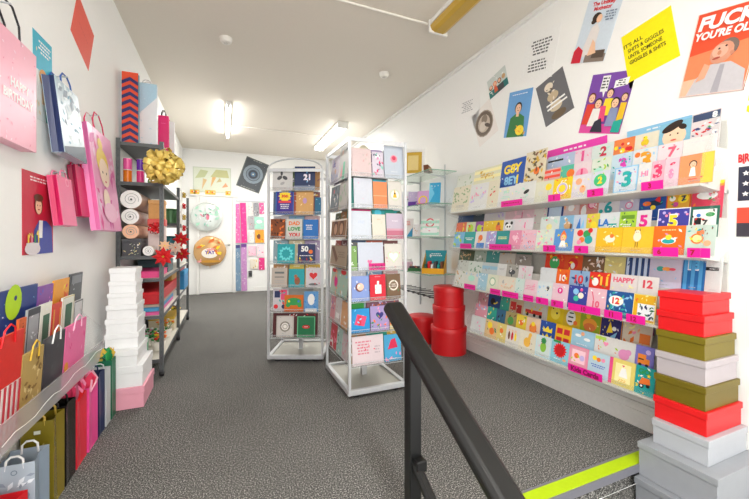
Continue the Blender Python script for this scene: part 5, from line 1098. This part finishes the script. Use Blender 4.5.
flower(SX+.355, SY+1.02, 1.14, .09, 'd81820', 'gd', 'red poinsettia hanging before the second shelving post')
flower(SX+.355, SY+1.08, .98, .09, 'd01820', 'gd', 'red poinsettia low on the second shelving post')
t = thing('bow_card', 'long white card strip of red and gold bows on second post', 'bow display', (SX+.345, SY+1.32, 1.06))
m = MB(); m.box((-.012, -.045, 0), (-.008, .045, .66), 'f4f2ea'); m.build('backing_card', t)
for k in range(5):
    m = MB(); c = mat(('c8a83c', 'd82028')[k % 2], .25, .1)
    for j in range(12):
        th = math.acos(1-1.7*(j+.5)/12); ph = j*2.4; d = Vector((abs(math.cos(th))+.1, math.sin(th)*math.cos(ph), math.sin(th)*math.sin(ph))).normalized(); s = d.orthogonal().normalized(); n = d.cross(s)
        m.ribbon([d*(.038*(.55+.45*math.cos(a)))+n*(.01*math.sin(a)) for a in [-PI+2*PI*i/6 for i in range(7)]], s, .012, c, Matrix.Translation((.0, 0, .6-k*.13)))
    m.build('bow', t)
m = MB(); m.tube([(-.03, 0, .655), (-.01, 0, .66)], .003, CH, 6); m.build('hook', t)
def box(name, label, cat, x0, y0, z0, x1, y1, z1, c, dsl='', top=None, group=None):
    t = thing(name, label, cat, (SX+(x0+x1)/2, SY+(y0+y1)/2, z0+.001), group); w, d, h = (x1-x0)/2, (y1-y0)/2, z1-z0-.001
    m = MB(); m.rbox((-w, -d, 0), (w, d, h*.8), .002, c); art(m, 2*w, h*.8, 0, dsl, frame((0, -d-.0004, 0), (1, 0, 0), (0, 0, 1), (0, -1, 0))); m.build('box_body', t)
    m = MB(); m.rbox((-w-.002, -d-.002, h*.8+.0004), (w+.002, d+.002, h), .002, top or c); m.build('lid', t)
GS = 'gift goods on the lower shelving'
box('gift_box', 'dark gift box under the wrapping paper rolls', 'gift box', .04, .0, 1.006, .17, .5, 1.146, '4a4a50', 'q a8b890 14 .04 f0ece0 .4 .1 .95 .9;q d8c890 6 .05', group=GS)
box('tissue_pack', 'bright pink tissue pack on the third shelf', 'tissue pack', .04, .03, .82, .29, .5, .875, 'e84a8c', group=GS)
box('tissue_pack', 'dark slate gift box at back of third shelf', 'gift box', .04, .56, .82, .29, .9, .94, '4a6a70', group=GS)
box('gift_tray', 'long red gift tray on the fourth shelf', 'gift tray', .04, .03, .60, .292, 1.5, .70, 'c81420', top='d81c28', group=GS)
box('gift_tray', 'beige shallow tray beneath the long red one', 'gift tray', .04, .03, .575, .292, 1.5, .599, 'b8a090', group=GS)
box('tissue_pack', 'sky blue and white pack low on the fourth shelf', 'tissue pack', .04, .02, .54, .292, .9, .575, '4a9ac8', group=GS)
box('tissue_pack', 'pink pack at bottom of the fourth shelf', 'tissue pack', .04, .02, .51, .292, .9, .5395, 'e060a0', group=GS)
box('storage_crate', 'blue crate at far end of the fourth shelf', 'crate', .04, 1.62, .51, .33, 2.1, .74, '1c84c0', top='2c98d0', group=GS)
box('storage_crate', 'bronze gold box on top of the long red tray', 'gift box', .08, .9, .70, .28, 1.4, .78, 'c09030', group=GS)
box('gift_box', 'crimson box on the red crate shelf of far bay', 'gift box', .05, 1.6, .742, .29, 2.1, .785, 'c8202c', group=GS)
for k, (y, z0, c, lab) in enumerate([(1.35, 1.0, '3a8a9a', 'teal tin on middle shelf of far bay'), (1.62, 1.0, 'e8a0b0', 'rosy tin on middle shelf of far bay'), (1.9, 1.0, 'f0e0c0', 'ivory tin on middle shelf of far bay'), (1.35, 1.32, '5a8a5a', 'green tin on upper shelf of far bay'), (1.7, 1.32, 'd8d0c8', 'grey-white tin on upper shelf of far bay')]):
    t = thing('gift_tin', lab, 'tin', (SX+.21, SY+y, z0+.001), GS)
    m = MB(); m.lathe([(.075, 0), (.075, .15)], mat(c, .3, .2), 20); m.build('tin_body', t)
    m = MB(); m.lathe([(.078, .1505), (.078, .175), (.0001, .18)], mat(c, .25, .4), 20); m.build('lid', t)
stand_art(SX+.15, SY+.05, .152, .12, .19, '8ac09c', 'q e8f0e0 12 .06 3a8a5a;q wh 4 .08', 'green leafy gift bag on the bottom shelf', cat='gift bag', name='flat_gift_bag', lean=.05, t=.03)
def flowerbox(x, y, z, cols, label):
    t = thing('flower_arrangement', label, 'artificial flowers', (SX+x, SY+y, z+.001), 'flower arrangements on the bottom shelf')
    m = MB(); m.lathe([(.045, 0), (.06, .08), (.055, .08), (.042, .01)], 'f0e8dc', 16); m.build('pot', t)
    m = MB(); rnd = random.Random(label)
    for k in range(26):
        c = cols[k % len(cols)]; a = rnd.uniform(0, 2*PI); q = rnd.uniform(0, .07); zz = .09+rnd.uniform(0, .07); p = Vector((q*math.cos(a), q*math.sin(a), zz))
        m.lathe([(.0001, -.008), (.014, -.002), (.016, .004), (.006, .010)], c, 7, Matrix.Translation(p) @ Matrix.Rotation(rnd.uniform(-.8, .8), 4, 'X'))
        m.tube([(0, 0, .03), tuple(p)], .0015, 'gn', 4)
    m.build('blooms', t)
flowerbox(.25, .28, .152, ['rd', 'ye', 'gn', 'or'], 'red and yellow flowers in pot on the bottom shelf')
flowerbox(.16, .44, .152, ['wh', 'pk', 'br', 'gn'], 'white and pink flowers in pot behind the red ones')
flowerbox(.24, .75, .152, ['gd', 'or', 'cr'], 'gold and orange flowers in pot farther along the shelf')
flowerbox(.22, 1.6, .152, ['gd', 'ye', 'br'], 'gold flowers in pot in the far bay')
box('gift_box', 'white and gold box deep on the bottom shelf', 'gift box', .05, 1.0, .15, .29, 1.4, .30, 'e8dcc0', top='gd', group=GS)
# ================================================================== camera, colour
cam = bpy.data.cameras.new('camera'); cam.sensor_width = 36; cam.lens = 36*F/749
cam.shift_y = -(249.5-239)/749; cam.clip_start = .02
co = bpy.data.objects.new('camera', cam); COL.objects.link(co)
co.location = (0, 0, EYE); co.rotation_euler = (PI/2, 0, -YAW); sc.camera = co
sc.view_settings.view_transform = 'Standard'; sc.view_settings.look = 'None'; sc.view_settings.gamma = 1
sc.view_settings.use_curve_mapping = False; sc.view_settings.exposure = EXPO
